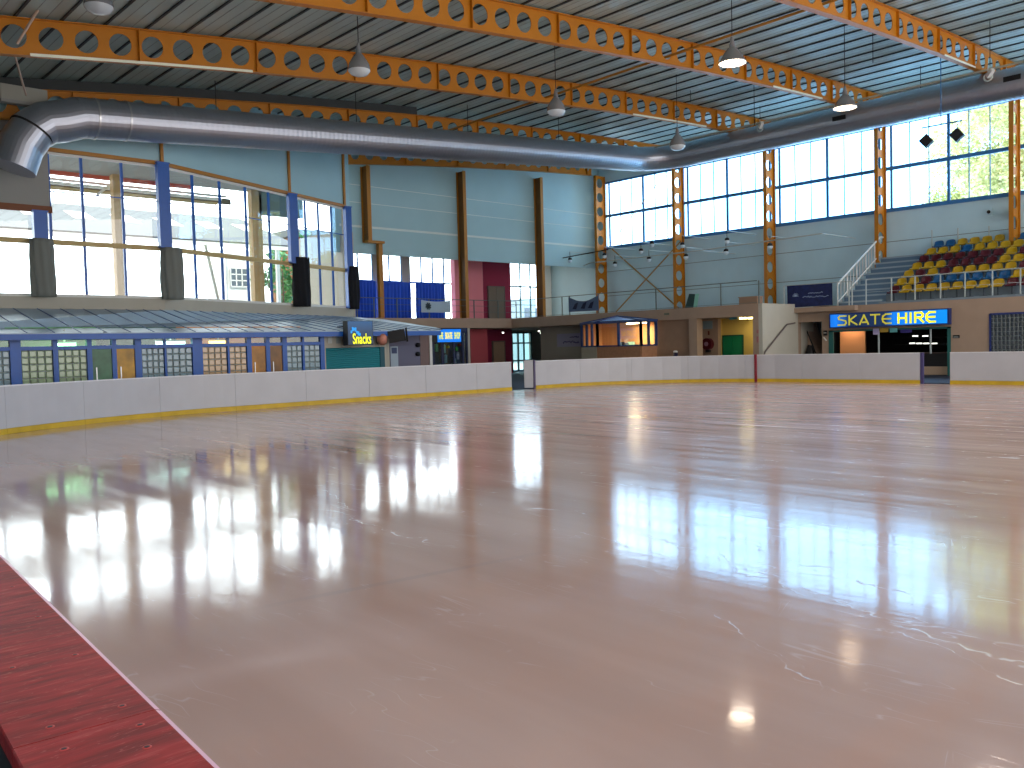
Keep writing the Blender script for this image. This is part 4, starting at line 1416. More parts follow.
b.build('frame', M_bluef2, bt)
for P_, Q_ in ((B0, B1), (B1, B2), (B2, B3)):
    A = V((*P_, (zbb + zbt) / 2)); Bv = V((*Q_, (zbb + zbt) / 2)); MB().bar(A, Bv, 0.01, zbt - zbb - 0.1).build('pane', M_glass, bt)
ap = on(617, 316.3, 0, 35.15)
e = 0.12
E0, E1, E2, E3 = (B0[0], B0[1] + e, zbt), (B1[0] - e, B1[1] + e * .6, zbt), (B2[0] - e, B2[1] - e * .6, zbt), (B3[0], B3[1] - e, zbt)
b = MB(); vs = [E0, E1, E2, E3, (35.2, ap.y, ap.z)]
b.add(vs, [(0, 1, 4), (1, 2, 4), (2, 3, 4)], 0)
b.add([(v[0], v[1], v[2] - 0.04) for v in vs], [(4, 1, 0), (4, 2, 1), (4, 3, 2)], 0)
b.build('roof', mat('booth_roof', (150, 190, 240), 0.3), bt)
b = MB()
for q in (E0, E1, E2, E3): b.bar((*q[:2], q[2] + 0.02), (35.2, ap.y, ap.z + 0.02), 0.06, 0.06)
for q, s in ((E0, E1), (E1, E2), (E2, E3)): b.bar(q, s, 0.08, 0.09)
b.build('roof_trim', M_bluef2, bt)
# booth interior
yA, yC = B1[1], B2[1]
bi = MB().box((36.75, B3[1], 0), (36.85, B0[1], 2.84)).box((35.25, B0[1] - 0.1, 0), (36.75, B0[1], 2.84)).box((35.72, B3[1] + 0.0, 0), (36.75, B3[1] + 0.1, 2.84)).build('inner_wall', mat('booth_peach', (230, 176, 120), 0.8), bt)
bi = MB().box((34.45, yC + 0.1, 1.2), (35.3, yA - 0.1, 1.26)).build('desk', mat('booth_desk', (110, 90, 70), 0.6), bt)
# clutter on the desk
for (px, hh, l, c, cat) in ((608, 0.28, 'small dark speaker on the booth desk', (30, 28, 34), 'speaker'), (621, 0.5, 'dark monitor on the booth desk', (34, 40, 60), 'monitor'), (627, 0.45, 'second dark box right of the booth monitor', (40, 46, 44), 'speaker'), (631, 0.5, 'pale green lit screen on the booth desk', (190, 230, 170), 'monitor')):
    q = on(px, 345, 0, 34.9)
    t_ = thing('monitor' if cat == 'monitor' else 'desk_speaker', (34.9, q.y, 1.26), l, cat)
    mm_ = mat('clutter_%d' % px, c, 0.5) if px != 631 else mat('screen_green', c, 0.4, emit=(200, 235, 180), estr=0.7)
    MB().box((34.85, q.y - 0.17, 1.31), (35.0, q.y + 0.17, 1.31 + hh)).build('body', mm_, t_)
    MB().box((34.88, q.y - 0.06, 1.26), (34.97, q.y + 0.06, 1.31)).build('stand', M_black, t_)
bl = thing('ceiling_lamp', (35.7, (yA + yC) / 2, 2.75), 'bright strip lamp on the ceiling inside the booth', 'lamp')
MB().box((35.55, (yA + yC) / 2 - 0.7, 2.74), (35.75, (yA + yC) / 2 + 0.5, 2.8)).build('diffuser', mat('warm_tube', (255, 240, 210), 0.5, emit=(255, 225, 175), estr=12), bl)
ld = bpy.data.lights.new('booth_light', 'AREA'); ld.energy = 60; ld.color = (1, 0.78, 0.5); ld.shape = 'RECTANGLE'; ld.size = 1.2; ld.size_y = 0.3
lo = bpy.data.objects.new('booth_light', ld); COL.objects.link(lo); lo.location = (35.65, (yA + yC) / 2, 2.72)

# ------------------------------------------------------------------ left wing: faceted glazed wall
YA = 32.2
KX = 12.45                                   # knee where the wall turns
K0 = V((KX, YA)); K1 = V((23.5, 36.8))
dB = (K1 - K0).normalized(); nB = V((-dB.y, dB.x))


def onB(x, y):                               # a point of the turned wall
    return onp(x, y, (KX, YA, 0), (nB.x, nB.y, 0))


ZSILL, ZTR, ZROD, ZHEAD = 3.80, 5.66, 7.38, 8.70
XFILL = on(49.5, 200, 1, YA).x
tfl = lambda p: roof_z(p.x) + 0.03
wall('wall_left', (-1.0, YA), (KX, YA), 0.0, ZHEAD + 0.1, 0.2, [(0.5, XFILL + 1.0, ZSILL, 6.76), (XFILL + 1.0 - 0.001, KX + 1.0, ZSILL, ZHEAD)], M_cream)
wall('wall_left_upper', (-1.0, YA), (KX, YA), ZHEAD + 0.1, 12, 0.2, [], M_panel, topf=tfl)
wall('wall_left_turned_upper', tuple(K0), tuple(K1), ZHEAD + 0.1, 12, 0.2, [], M_panel, topf=tfl)
wall('wall_left_turned', tuple(K0), tuple(K1), 0.0, ZHEAD + 0.1, 0.2, [(0, (K1 - K0).length - 0.45, ZSILL, ZHEAD)], M_cream)
# grey render on the blank part left of the glazing
struct(MB().box((4.0, YA - 0.03, 6.82), (XFILL, YA, 9.6)).build('wall_blank', M_grey))
M_rust = mat('rust_beam', (120, 66, 30), 0.6)
struct(MB().box((-1, YA - 0.1, 6.62), (XFILL + 0.05, YA - 0.03, 6.84)).build('trim_5', M_rust))


def glaz(name, pts2, mulls, z0, z1, thick_posts=()):
    pass


def along(P, Q, u): return P.lerp(Q, u)


# window A (two fields) and B
Aend = V((-1.0, YA))
def uA(x): return on(x, 220, 1, YA).x
def glazing(idx, P, Q, z0, z1, mus, rod=True, trans=True):
    """P,Q 2D ends; mus list of 2D points for mullions"""
    wr = group_root('window_%d' % idx, (P.x, P.y, z0))
    d2 = (Q - P).normalized(); n2 = V((-d2.y, d2.x)); off = n2 * 0.08
    b = MB()
    for m_ in mus:
        q = m_ + off
        b.bar((q.x, q.y, z0), (q.x, q.y, z1), 0.07, 0.09, 0, up=(d2.x, d2.y, 0))
    if rod: b.bar((P.x + off.x, P.y + off.y, ZROD), (Q.x + off.x, Q.y + off.y, ZROD), 0.04, 0.035)
    b.build('glazing_bar', M_blue, wr)
    b = MB()
    for z, h in ((z0 + 0.05, 0.1), (z1 - 0.04, 0.08)):
        b.bar((P.x + off.x, P.y + off.y, z), (Q.x + off.x, Q.y + off.y, z), 0.1, h)
    b.build('window_frame', M_white, wr)
    if trans:
        b = MB(); b.bar((P.x + off.x, P.y + off.y, ZTR), (Q.x + off.x, Q.y + off.y, ZTR), 0.14, 0.17)
        b.build('transom', mat('transom_paint', (196, 170, 110), 0.5), wr)
    b = MB(); o3 = n2 * 0.09
    b.bar((P.x + o3.x, P.y + o3.y, (z0 + z1) / 2), (Q.x + o3.x, Q.y + o3.y, (z0 + z1) / 2), 0.01, z1 - z0)
    b.build('pane', M_glass, wr)
    return wr


wi += 1; glazing(wi, V((-0.5, YA)), V((XFILL, YA)), ZSILL, 6.76, [V((x, YA)) for x in (1.5, 3.3, 5.1, 6.9)], rod=False)
wi += 1; glazing(wi, V((XFILL, YA)), K0, ZSILL, ZHEAD, [V((uA(x), YA)) for x in (51, 84, 124)])
mB = [onB(x, 220).xy for x in (195, 222, 247.5, 270.5)]
PB = onB(290, 220).xy
wi += 1; glazing(wi, K0, PB, ZSILL, ZHEAD, mB)
mB2 = [onB(x, 220).xy for x in (306.5, 319.5, 332.5)]
QB = onB(345, 220).xy
wi += 1; glazing(wi, PB, QB, ZSILL, ZHEAD, mB2)
# yellow head trim following the glazing and slim posts above
b = MB()
def trimbar(P, Q, z, h, w_, nx):
    b.bar((P.x, P.y - 0.06, z), (Q.x, Q.y - 0.06, z), w_, h)
trimbar(V((XFILL, YA)), K0, ZHEAD + 0.06, 0.13, 0.1, 0); trimbar(K0, QB, ZHEAD + 0.06, 0.13, 0.1, 0)
struct(b.build('trim_6', M_orange_d))
b = MB()
for q in (K0 + V((0.1, 0)), PB, QB - dB * 0.05):
    b.box((q.x - 0.055, q.y - 0.1, ZHEAD + 0.1), (q.x + 0.055, q.y - 0.0, roof_z(q.x)))
struct(b.build('trim_7', M_orange_d))
# upper wall panel lines
# blue posts
for (px, P_, z0, z1, wd, l) in ((165, K0 + V((0.05, -0.16)), ZTR, ZHEAD + 0.05, 0.42, 'tall blue square post at the bend of the glazed wall'), (292, PB - nB * 0.14, ZTR - 0.0, ZHEAD + 0.02, 0.4, 'tall blue square post above the black curtain'), (345, QB - nB * 0.14, ZSILL, ZHEAD + 0.02, 0.32, 'tall blue square post at the far end of the glazed wall'), (38, V((on(38.5, 220, 1, YA).x, YA - 0.14)), ZTR, 6.64, 0.42, 'short blue post under the rust coloured beam')):
    t_ = thing('blue_post', (P_.x, P_.y, z0), l, 'post', 'blue posts of the glazed wall')
    MB().box((P_.x - wd / 2, P_.y - 0.13, z0), (P_.x + wd / 2, P_.y + 0.13, z1)).build('post', M_blue, t_)
    MB().box((P_.x - wd / 2 - 0.03, P_.y - 0.15, z1 - 0.02), (P_.x + wd / 2 + 0.03, P_.y + 0.15, z1 + 0.02)).build('cap_plate', M_blue, t_)
q = on(42, 270, 1, YA - 0.2); bundle((q.x, YA - 0.26), 0.36, 3.78, ZTR + 0.05, M_curtgrey, 'grey gathered curtain nearest the left edge', 0.06)
q = on(172.5, 270, 1, YA - 0.2); bundle((q.x, YA - 0.14 + 0.0), 0.38, 3.78, ZTR + 0.02, M_curtgrey, 'grey gathered curtain at the bend of the glazing', 0.12)
q = onB(298, 280); bundle((q.x, q.y - 0.3), 0.40, 3.75, onB(297, 258).z, M_curtblk, 'wide black gathered curtain under a blue post', 0.05)
q = onB(350, 280); bundle((q.x, q.y - 0.32), 0.26, 3.75, onB(350, 262).z - 0.25, M_curtblk, 'narrow black gathered curtain beside the blue curtains', 0.25)

# ------------------------------------------------------------------ outside the left wing: covered yard, buildings, planting
struct(flat('ground_outside', [(-60, 43.6), (90, 43.6), (90, 120), (-60, 120)], -0.1, mat('pale_paving', (170, 168, 160), 0.9), 0.2))
M_soffit = mat('soffit', (176, 176, 168), 0.7)
cn = thing('yard_canopy', (10, 36, 0), 'grey soffit canopy with red and white fascia bars outside the glazing', 'canopy')
Yc = 38.0
za = on(60, 171, 1, Yc).z
MB().prism([(2.0, 33.0, za), (KX + 0.3, 33.0, za), (19.0, 36.2, za), (19.0, Yc + 0.1, za), (2.0, Yc + 0.1, za)], (0, 0, 0.15)).build('soffit', M_soffit, cn)
zr = on(100, 176, 1, Yc).z
MB().box((2.0, Yc, zr - 0.12), (16.2, Yc + 0.2, zr + 0.12)).build('fascia_bar', mat('red_fascia', (226, 110, 90), 0.5), cn)
M_wb = mat('white_beam', (236, 236, 230), 0.5)
for k, (yy, h) in enumerate(((183.5, 0.09), (187.5, 0.09), (192, 0.12))):
    z = on(100, yy, 1, Yc + 0.6 + k * 0.5).z
    MB().box((2.0, Yc + 0.6 + k * 0.5, z - h / 2), (18.0, Yc + 0.75 + k * 0.5, z + h / 2)).build('purlin', M_wb if k != 2 else mat('tan_beam', (200, 176, 130), 0.6), cn)
M_postb = mat('beige_post', (196, 164, 116), 0.7)
for px, wd in ((117, 0.32), (254, 0.36)):
    q = on(px, 220, 1, Yc - 0.4)
    MB().box((q.x - wd / 2, Yc - 0.6, 0), (q.x + wd / 2, Yc - 0.2, za)).build('post', M_postb, cn)
q = on(110, 185, 1, Yc); q2 = on(97, 195, 1, Yc)
MB().bar(q, q2, 0.08, 0.1).build('brace', M_wb, cn)
fa, fb = on(257, 200, 1, 42.2), on(352, 200, 1, 42.2)
MB().box((2.0, Yc + 2.3, on(100, 192, 1, Yc + 2.3).z), (19.0, Yc + 2.4, za)).build('back_sheet', mat('beige_sheet', (122, 110, 88), 0.7), cn)
gf = thing('facade_panel', (fa.x, 42.2, 0), 'grey sheeted upper facade beyond the turned glazing', 'facade')
MB().box((fa.x, 42.2, on(300, 218, 1, 42.2).z), (24.0, 42.5, 11.0)).build('sheeting', mat('facade_grey', (104, 112, 106), 0.7), gf)
MB().box((fa.x, 42.2, 0), (fa.x + 0.25, 42.5, 11.0)).build('post', M_postb, gf)
# pitched shed roof with rooflights further off
sh = thing('yard_shed', (14, 50, 0), 'open shed with grey sheeted roof and bright rooflights beyond the glazing', 'shed')
Ys = 50.0
z_hi = on(120, 210, 1, Ys + 6).z; z_lo = on(120, 236, 1, Ys - 2).z
M_shroof = mat('shed_roof', (80, 78, 72), 0.7)
xs0, xs1 = 4.0, 27.0
MB().prism([(xs0, Ys - 2, z_lo), (xs0, Ys + 6, z_hi), (xs0, Ys + 6, z_hi + 0.1), (xs0, Ys - 2, z_lo + 0.1)], (xs1 - xs0, 0, 0)).build('roof', M_shroof, sh)
for k in range(9):
    xx = xs0 + 1.2 + 2.5 * k
    za_, zb2 = z_lo + (z_hi - z_lo) * 0.45, z_lo + (z_hi - z_lo) * 0.7
    MB().prism([(xx, Ys - 2 + 8 * .45, za_ - 0.02), (xx, Ys - 2 + 8 * .7, zb2 - 0.02), (xx, Ys - 2 + 8 * .7, zb2 + 0.12), (xx, Ys - 2 + 8 * .45, za_ + 0.12)], (1.1, 0, 0)).build('rooflight', mat('rooflight_sheet', (250, 235, 215), 0.5), sh)
    MB().bar((xx - 0.4, Ys - 2, z_lo - 0.1), (xx + 0.8, Ys + 6, z_hi - 0.15), 0.12, 0.16).build('rafter', M_wb, sh)
for xx in (6.0, 12.5, 19.0, 25.5):
    MB().box((xx, Ys - 1.8, 0), (xx + 0.2, Ys - 1.6, z_lo)).build('post', M_wb, sh)
MB().box((xs0, Ys - 2.05, z_lo - 0.22), (xs1, Ys - 1.95, z_lo)).build('eaves_beam', M_wb, sh)
# leaning white prop
q = on(205, 245, 1, 44); q2 = on(218, 300, 1, 44); q2 = q + (q2 - q) * ((q.z + 0.08) / (q.z - q2.z))
tag(MB().bar(q, q2, 0.14, 0.14).build('leaning_prop', M_wb), 'slanting white prop beyond the glazing left of the grid window', 'prop')
# small house with a grid window
hx0, hx1 = on(226, 280, 1, 58).x, on(262, 280, 1, 58).x
hs = thing('house', (hx0, 58, 0), 'white house with dark gridded window beyond the glazing', 'building')
MB().box((hx0, 58, 0), (hx1, 61, on(240, 250, 1, 58).z)).build('walls', mat('house_white', (240, 240, 236), 0.7), hs)
w0, w1 = on(230, 268, 1, 57.95), on(247.5, 287, 1, 57.95)
fr_ = MB().box((w0.x, 57.9, w1.z), (w1.x, 57.97, w0.z)).build('window', mat('house_glass', (96, 104, 112), 0.2), hs)
b = MB()
for k in range(4): xx = w0.x + (w1.x - w0.x) * k / 3; b.box((xx - 0.04, 57.86, w1.z), (xx + 0.04, 57.9, w0.z))
for k in range(4): z = w1.z + (w0.z - w1.z) * k / 3; b.box((w0.x, 57.86, z - 0.04), (w1.x, 57.9, z + 0.04))
b.build('glazing_bar', M_wb, fr_)
# orange brick building seen through the end field of glazing
ox0, ox1 = on(296, 250, 1, 56).x, on(340, 250, 1, 56).x
ob = thing('brick_building', (ox0, 56, 0), 'orange brick building beyond the end of the glazed wall', 'building')
zo0, zo1 = on(315, 262, 1, 56).z, on(315, 238, 1, 56).z
MB().box((ox0, 56, 0), (ox1, 60, zo1)).build('walls', mat('orange_brick', (150, 98, 50), 0.8, noise=0.3, nscale=3), ob)
MB().box((ox0 - 0.5, 55.6, zo1), (ox1 + .3, 60.5, zo1 + 0.5)).build('roof', mat('grey_roof', (90, 96, 92), 0.7), ob)
MB().box((ox0 - 0.1, 55.9, 3.0), (ox1, 56, 5.2)).build('shopfront', mat('pale_front', (130, 160, 164), 0.6), ob)
# apartment block seen through the gallery window and entrance
ax0 = on(521, 300, 1, 70).x; ax1 = on(536, 300, 1, 70).x
ab = thing('pale_building', (ax0, 70, 0), 'pale blue grey building seen through the right gallery window', 'building')
zt_ = on(528, 299, 1, 70).z
MB().box((ax0, 70, 0), (ax1, 78, zt_)).build('walls', mat('pale_blue_render', (150, 176, 190), 0.8), ab)
for k in range(3):
    MB().box((ax0 + 0.5 + k * 1.7, 69.95, zt_ - 2.6), (ax0 + 1.4 + k * 1.7, 69.99, zt_ - 1.0)).build('window', mat('bld_glass', (90, 110, 128), 0.2), ab)


def tree(loc, r, h, trunk, label, col, n=900, leaf=0.22, cat='tree', group='trees outside'):
    root = thing('tree', loc, label, cat, group)
    x, y, z = loc
    b = MB()
    b.tube([(x, y, z), (x + 0.1, y, z + trunk * 0.5), (x, y + 0.1, z + trunk)], [0.22, 0.17, 0.12], 8)
    for k in range(6):
        a = k * 1.05; q = V((x + r * 0.6 * math.cos(a), y + r * 0.6 * math.sin(a), z + trunk + h * 0.4 + 0.2 * k))
        b.tube([(x, y, z + trunk * 0.8), (x * .5 + q.x * .5, y * .5 + q.y * .5, z + trunk + h * 0.1), q], [0.09, 0.06, 0.03], 6)
    b.build('trunk', mat('bark', (110, 92, 74), 0.9), root)
    b = MB(); rnd = random.Random(int(x * 7 + y * 3))
    cl = [(V((rnd.gauss(0, .42) * r, rnd.gauss(0, .42) * r, trunk + h * (0.15 + 0.8 * rnd.random()))), r * (0.25 + 0.2 * rnd.random())) for _ in range(16)]
    for _ in range(n):
        c, cr = rnd.choice(cl)
        d = V((rnd.gauss(0, 1), rnd.gauss(0, 1), rnd.gauss(0, 1))).normalized() * cr * rnd.random() ** 0.4
        p = V((x, y, z)) + c + d
        u = V((rnd.gauss(0, 1), rnd.gauss(0, 1), rnd.gauss(0, .6))).normalized() * leaf; v = u.cross(V((rnd.gauss(0, 1), rnd.gauss(0, 1), rnd.gauss(0, 1)))).normalized() * leaf * 0.6
        b.add([p - u, p + v, p + u, p - v], [(0, 1, 2, 3)], 0)
    b.build('foliage', mat('leaves_%d' % int(col[0] * 3 + col[1]), col, 0.6, noise=0.35, nscale=1.5), root)
    return root


tree((74, 24.5, 0), 3.9, 9.5, 6.5, 'pale green tree right of the middle, behind the far right clerestory window', (176, 190, 130), 9000, 0.14)  # stand side trees: haze is painted into the pale leaf colours
tree((62, 18.0, 0), 6.0, 13.0, 6.5, 'large yellow green tree filling the right end of the clerestory windows', (206, 212, 160), 24000, 0.16)
tree((68, 7.8, 0), 4.4, 11.5, 6.0, 'tree at the very right edge behind the clerestory windows', (176, 186, 130), 12000, 0.14)
q = on(282, 250, 1, 52)
tree((q.x, 52, 0), 2.0, 5.5, 4.0, 'green tree beyond the glazing between two blue posts', (96, 150, 90), 900, 0.2)

# ------------------------------------------------------------------ shops under the left wing
YS = 28.0
ZE = 2.39
def sx_at(x, y=345): return on(x, y, 1, YS).x
# lean-to roof
XR = sx_at(386)
XR2 = 27.6
ZRD = 3.33
roof_pts = [(2.0, YS - 0.35, ZE), (on(440, 334, 1, YS - .35).x, YS - 0.35, ZE), (on(441, 331, 1, 37.9).x, 37.9, 2.78), (26.2, 37.9, 3.25), (23.5, 36.75, ZRD), (KX, YA - 0.05, ZRD), (2.0, YA - 0.05, ZRD)]
lt = thing('lean_to_roof', (12, YS, ZE), 'low grey sheeted lean-to roof over the shops on the left', 'roof')
b = MB(); P_ = [V(p) for p in roof_pts]
b.add(P_ + [p + V((0, 0, 0.06)) for p in P_], [(0, 1, 4, 5), (0, 5, 6), (1, 2, 3, 4), (7, 8, 11, 12), (7, 12, 13), (8, 9, 10, 11), (0, 1, 8, 7), (1, 2, 9, 8), (6, 0, 7, 13)])
b.build('sheeting', mat('lean_to_sheet', (160, 180, 196), 0.42, metal=0.0, noise=0.06, nscale=1.0), lt)
b = MB()
x = 2.4
while x < 22.0:
    # seam from the eaves up to the ridge line
    if x < KX: top = V((x, YA - 0.06, ZRD + 0.07))
    else:
        t = (x - KX) / (23.5 - KX)
        top = V((x, YA + (36.75 - YA) * t, ZRD + 0.07)) if x < 22 else None
    if top is not None:
        b.bar((x, YS - 0.36, ZE + 0.075), top, 0.03, 0.02)
    x += 0.72 if x < 11 else 0.60
b.build('seam', mat('seam_blue', (66, 98, 146), 0.5), lt)
MB().box((2.0, YS - 0.42, ZE - 0.14), (roof_pts[1][0], YS - 0.34, ZE + 0.03)).build('eaves_beam', M_blue, lt)
# shop front frame
fr = thing('glazed_shopfront', (10, YS, 0), 'blue framed shop front with glass block panels under the lean-to roof', 'shop front')
ztop = ZE - 0.02
ztr = on(88, 347.3, 1, YS).z
b = MB()
for (a, c) in ((9, 20), (52, 57), (86, 91), (111, 115.5), (134, 140.5), (163.5, 165.5), (191.5, 201.5), (226.5, 228.5), (246, 250.5), (265, 269), (281.5, 286), (301.5, 303.5), (319.5, 323.5)):
    A, B = sx_at(a), sx_at(c)
    b.box((A, YS - 0.07, 0), (B, YS + 0.07, ztop))
b.box((2.0, YS - 0.06, ztr - 0.06), (sx_at(320), YS + 0.06, ztr + 0.05))
b.box((2.0, YS - 0.06, ztop - 0.03), (sx_at(323), YS + 0.06, ztop))
b.build('frame', M_blue, fr)
GB = {'g': mat('blocks_green', (160, 182, 146), 0.12, spec=0.8), 't': mat('blocks_tan', (204, 172, 134), 0.12, spec=0.8), 'b': mat('blocks_blue', (136, 164, 176), 0.12, spec=0.8)}
for (a, c, k) in ((20, 52, 'g'), (57, 86, 'g'), (140.5, 163.5, 'b'), (165.5, 191.5, 'b'), (201.5, 226.5, 't'), (228.5, 246, 't'), (286, 301.5, 'b'), (303.5, 319.5, 'b'), (-30, 9, 'b')):
    A, B = sx_at(a), sx_at(c)
    glass_blocks('glass_blocks', (A, YS), (B, YS), 0.1, ztr - 0.06, max(3, round((B - A) / 0.2)), 9, GB[k], fr)
for (a, c, col) in ((91, 111, (60, 110, 80)), (115.5, 134, (190, 140, 30)), (250.5, 265, (176, 118, 30)), (269, 281.5, (132, 88, 30))):
    A, B = sx_at(a), sx_at(c)
    dd = MB().box((A + 0.01, YS - 0.03, 0.05), (B - 0.01, YS + 0.03, ztr - 0.07)).build('door', mat('shopdoor_%d' % a, col, 0.35, noise=0.35, nscale=2.2), fr)
    MB().box((A + 0.1, YS - 0.06, 1.0), (A + 0.13, YS - 0.03, 1.4)).build('handle', M_galv, dd)
for (a, c) in ((-30, 9), (20, 52), (57, 86), (91, 111), (115.5, 134), (140.5, 163.5), (165.5, 191.5), (201.5, 226.5), (228.5, 246), (250.5, 265), (269, 281.5), (286, 301.5), (303.5, 319.5)):
    A, B = sx_at(a), sx_at(c)
    MB().box((A, YS - 0.005, ztr + 0.05), (B, YS + 0.005, ztop - 0.03)).build('fanlight', M_glassg, fr)
# rooms behind
xm = sx_at(196)
struct(MB().box((2.0, YS + 1.6, 0), (xm - 2.6, YS + 1.7, 2.68)).build('wall_shop_green', mat('room_green', (120, 190, 120), 0.8)))
struct(MB().box((xm - 2.6, YS + 1.6, 0), (xm, YS + 1.7, 2.68)).build('wall_shop_grey', mat('room_teal', (70, 110, 104), 0.8)))
struct(MB().box((xm, YS + 1.6, 0), (sx_at(323), YS + 1.7, 2.68)).build('wall_shop_orange', mat('room_orange', (232, 150, 60), 0.8)))
for (xx, l, lit) in ((sx_at(70), 'strip lamp inside the green lit shop', (0.7, 1, 0.7)), (sx_at(177), 'bright white strip lamp behind the fanlight of the glass block shop', (0.85, 1, 0.95)), (sx_at(225), 'warm strip lamp inside the orange lit shop', (1, 0.7, 0.35))):
    z_ = on(177, 343.0, 1, YS + 0.5).z
    t_ = thing('strip_lamp', (xx, YS + 0.5, z_), l, 'lamp', 'shop strip lamps')
    wd = (0.45 if 'bright' in l else 0.3)
    MB().box((xx - wd, YS + 0.45, z_ - 0.04), (xx + wd, YS + 0.6, z_ + 0.05)).build('diffuser', mat('tube_%d' % int(xx), (255, 255, 255), 0.5, emit=tuple(int(255 * v) for v in lit), estr=5), t_)
    MB().box((xx - wd - 0.02, YS + 0.43, z_ + 0.05), (xx + wd + 0.02, YS + 0.62, z_ + 0.09)).box((xx - 0.02, YS + 0.5, z_ + 0.09), (xx + 0.02, YS + 0.54, 2.57)).build('housing', M_white, t_)

for (xx, col, en) in ((sx_at(75), (0.55, 1, 0.5), 16), (sx_at(165), (0.8, 1, 0.9), 9), (sx_at(250), (1, 0.62, 0.25), 20)):
    l_ = bpy.data.lights.new('shop_light', 'AREA'); l_.energy = en; l_.color = col; l_.shape = 'RECTANGLE'; l_.size = 1.6; l_.size_y = 0.2
    lo = bpy.data.objects.new('shop_light', l_); COL.objects.link(lo); lo.location = (xx, YS + 0.6, 2.3)
# snack bar
xs_a, xs_b = sx_at(323.5), sx_at(387)
zsh = on(350, 347.5, 1, YS).z
struct(wall('wall_snack_bar', (xs_a, YS), (xs_b, YS), 0, ZE, 0.15, [(sx_at(325.5) - xs_a, sx_at(384.5) - xs_a, 1.0, zsh)], M_cream))
sh = thing('roller_shutter', ((xs_a + xs_b) / 2, YS + 0.05, 1.0), 'closed teal roller shutter of the snack bar', 'shutter')
b = MB(); k = 0
z = 1.0
while z < zsh - 0.005:
    b.prism([(sx_at(325.5), YS + 0.06, z), (sx_at(325.5), YS + 0.035, z + 0.02), (sx_at(325.5), YS + 0.035, z + 0.055), (sx_at(325.5), YS + 0.06, z + 0.075)], (sx_at(380) - sx_at(325.5), 0, 0)); z += 0.075
b.build('curtain', M_teal, sh)
MB().box((sx_at(380), YS + 0.0, 1.0), (sx_at(384.5), YS + 0.08, zsh)).build('side_guide', mat('dark_teal_guide', (0, 80, 96), 0.5), sh)
# Snacks sign
ysn = YS - 0.75
A, B = on(347.5, 333, 1, ysn), on(373, 333, 1, ysn)
z0_, z1_ = on(360, 345.2, 1, ysn).z, on(360, 320.8, 1, ysn).z
sg = thing('shop_sign', (A.x, ysn, z0_), 'square dark blue illuminated sign reading Snacks in yellow', 'sign')
MB().box((A.x, ysn, z0_), (B.x, ysn + 0.3, z1_)).build('sign_box', M_black, sg)
MB().box((A.x + 0.02, ysn - 0.015, z0_ + 0.02), (B.x - 0.02, ysn - 0.001, z1_ - 0.02)).build('sign_face', lightbox_mat('snacks_face', [(0.0, (6, 40, 66)), (0.55, (8, 56, 96)), (1.0, (6, 92, 150))], (6, 30, 50), (2, z0_, z1_), 0.5), sg)
b = MB()
for k in range(7):
    t = k / 6
    b.lathe((0, 0, 0), [(0, 0)], 3) if False else None
    cx = A.x + 0.16 + 0.36 * t; cz = z0_ + 0.55 * (z1_ - z0_) + 0.1 * math.sin(t * 5) 
    b.box((cx - 0.04, ysn - 0.022, cz - 0.05), (cx + 0.03, ysn - 0.016, cz + 0.05 + 0.05 * (k % 2)))
b.build('blue_swirl', mat('swirl_blue', (20, 130, 200), 0.4, emit=(20, 140, 220), estr=0.6), sg)
hgt = z1_ - z0_
text('lettering', 'Snacks', (A.x + 0.20, ysn - 0.02, z0_ + 0.05 * hgt), (1, 0, 0), (0, 0, 1), 0.44 * hgt, mat('sign_yellow', (230, 235, 10), 0.4, emit=(236, 240, 10), estr=0.65), sg, width=(B.x - A.x) * 0.72, bold=0.02)
MB().bar((A.x + 0.05, ysn + 0.3, z1_ - 0.2), (A.x + 0.05, YS, z1_ - 0.2), 0.04, 0.04).bar((B.x - 0.05, ysn + 0.3, z1_ - 0.2), (B.x - 0.05, YS, z1_ - 0.2), 0.04, 0.04).build('bracket', M_black, sg)
# menu boards on the snack bar wall
for px in (330, 338.5):
    A = on(px, 340, 1, YS - 0.03)
    tag(MB().box((A.x - 0.09, YS - 0.03, A.z - 0.13), (A.x + 0.09, YS - 0.012, A.z + 0.14)).build('menu_board', mat('board_paper_%d' % px, (196, 200, 196) if px < 335 else (150, 160, 160), 0.7)), 'small %s menu board left of the Snacks sign' % ('white' if px < 335 else 'grey'), 'board', 'menu boards')
# balloon shaped decoration
q = on(382, 339.5, 1, YS - 0.35)
t_ = thing('ball_decoration', q, 'salmon round ball decoration right of the Snacks sign', 'ball')
MB().lathe(q, [(0.0, -0.23), (0.1, -0.21), (0.18, -0.13), (0.21, 0.0), (0.18, 0.13), (0.1, 0.21), (0.0, 0.23)], 16).build('ball', mat('salmon', (196, 130, 110), 0.5, noise=0.3, nscale=6), t_)
MB().tube([q + V((0, 0, 0.22)), q + V((0, 0.2, 0.33))], 0.01, 5).build('string', M_black, t_)
# wall mounted television seen edge on
q = on(396, 336, 1, YS - 0.5)
t_ = thing('television', q, 'black angled television on a wall arm between the shop signs', 'television')
MB().bar(q + V((-0.28, 0.1, -0.05)), q + V((0.22, -0.3, 0.04)), 0.16, 0.46).build('cabinet', M_black, t_)
MB().bar(q + V((0.24, -0.31, 0.04)), q + V((0.29, -0.35, 0.045)), 0.2, 0.54).build('bezel', M_dark, t_)
MB().tube([q + V((-0.1, 0.1, 0)), q + V((-0.35, 0.45, 0.15))], 0.03, 6).build('bracket', M_black, t_)
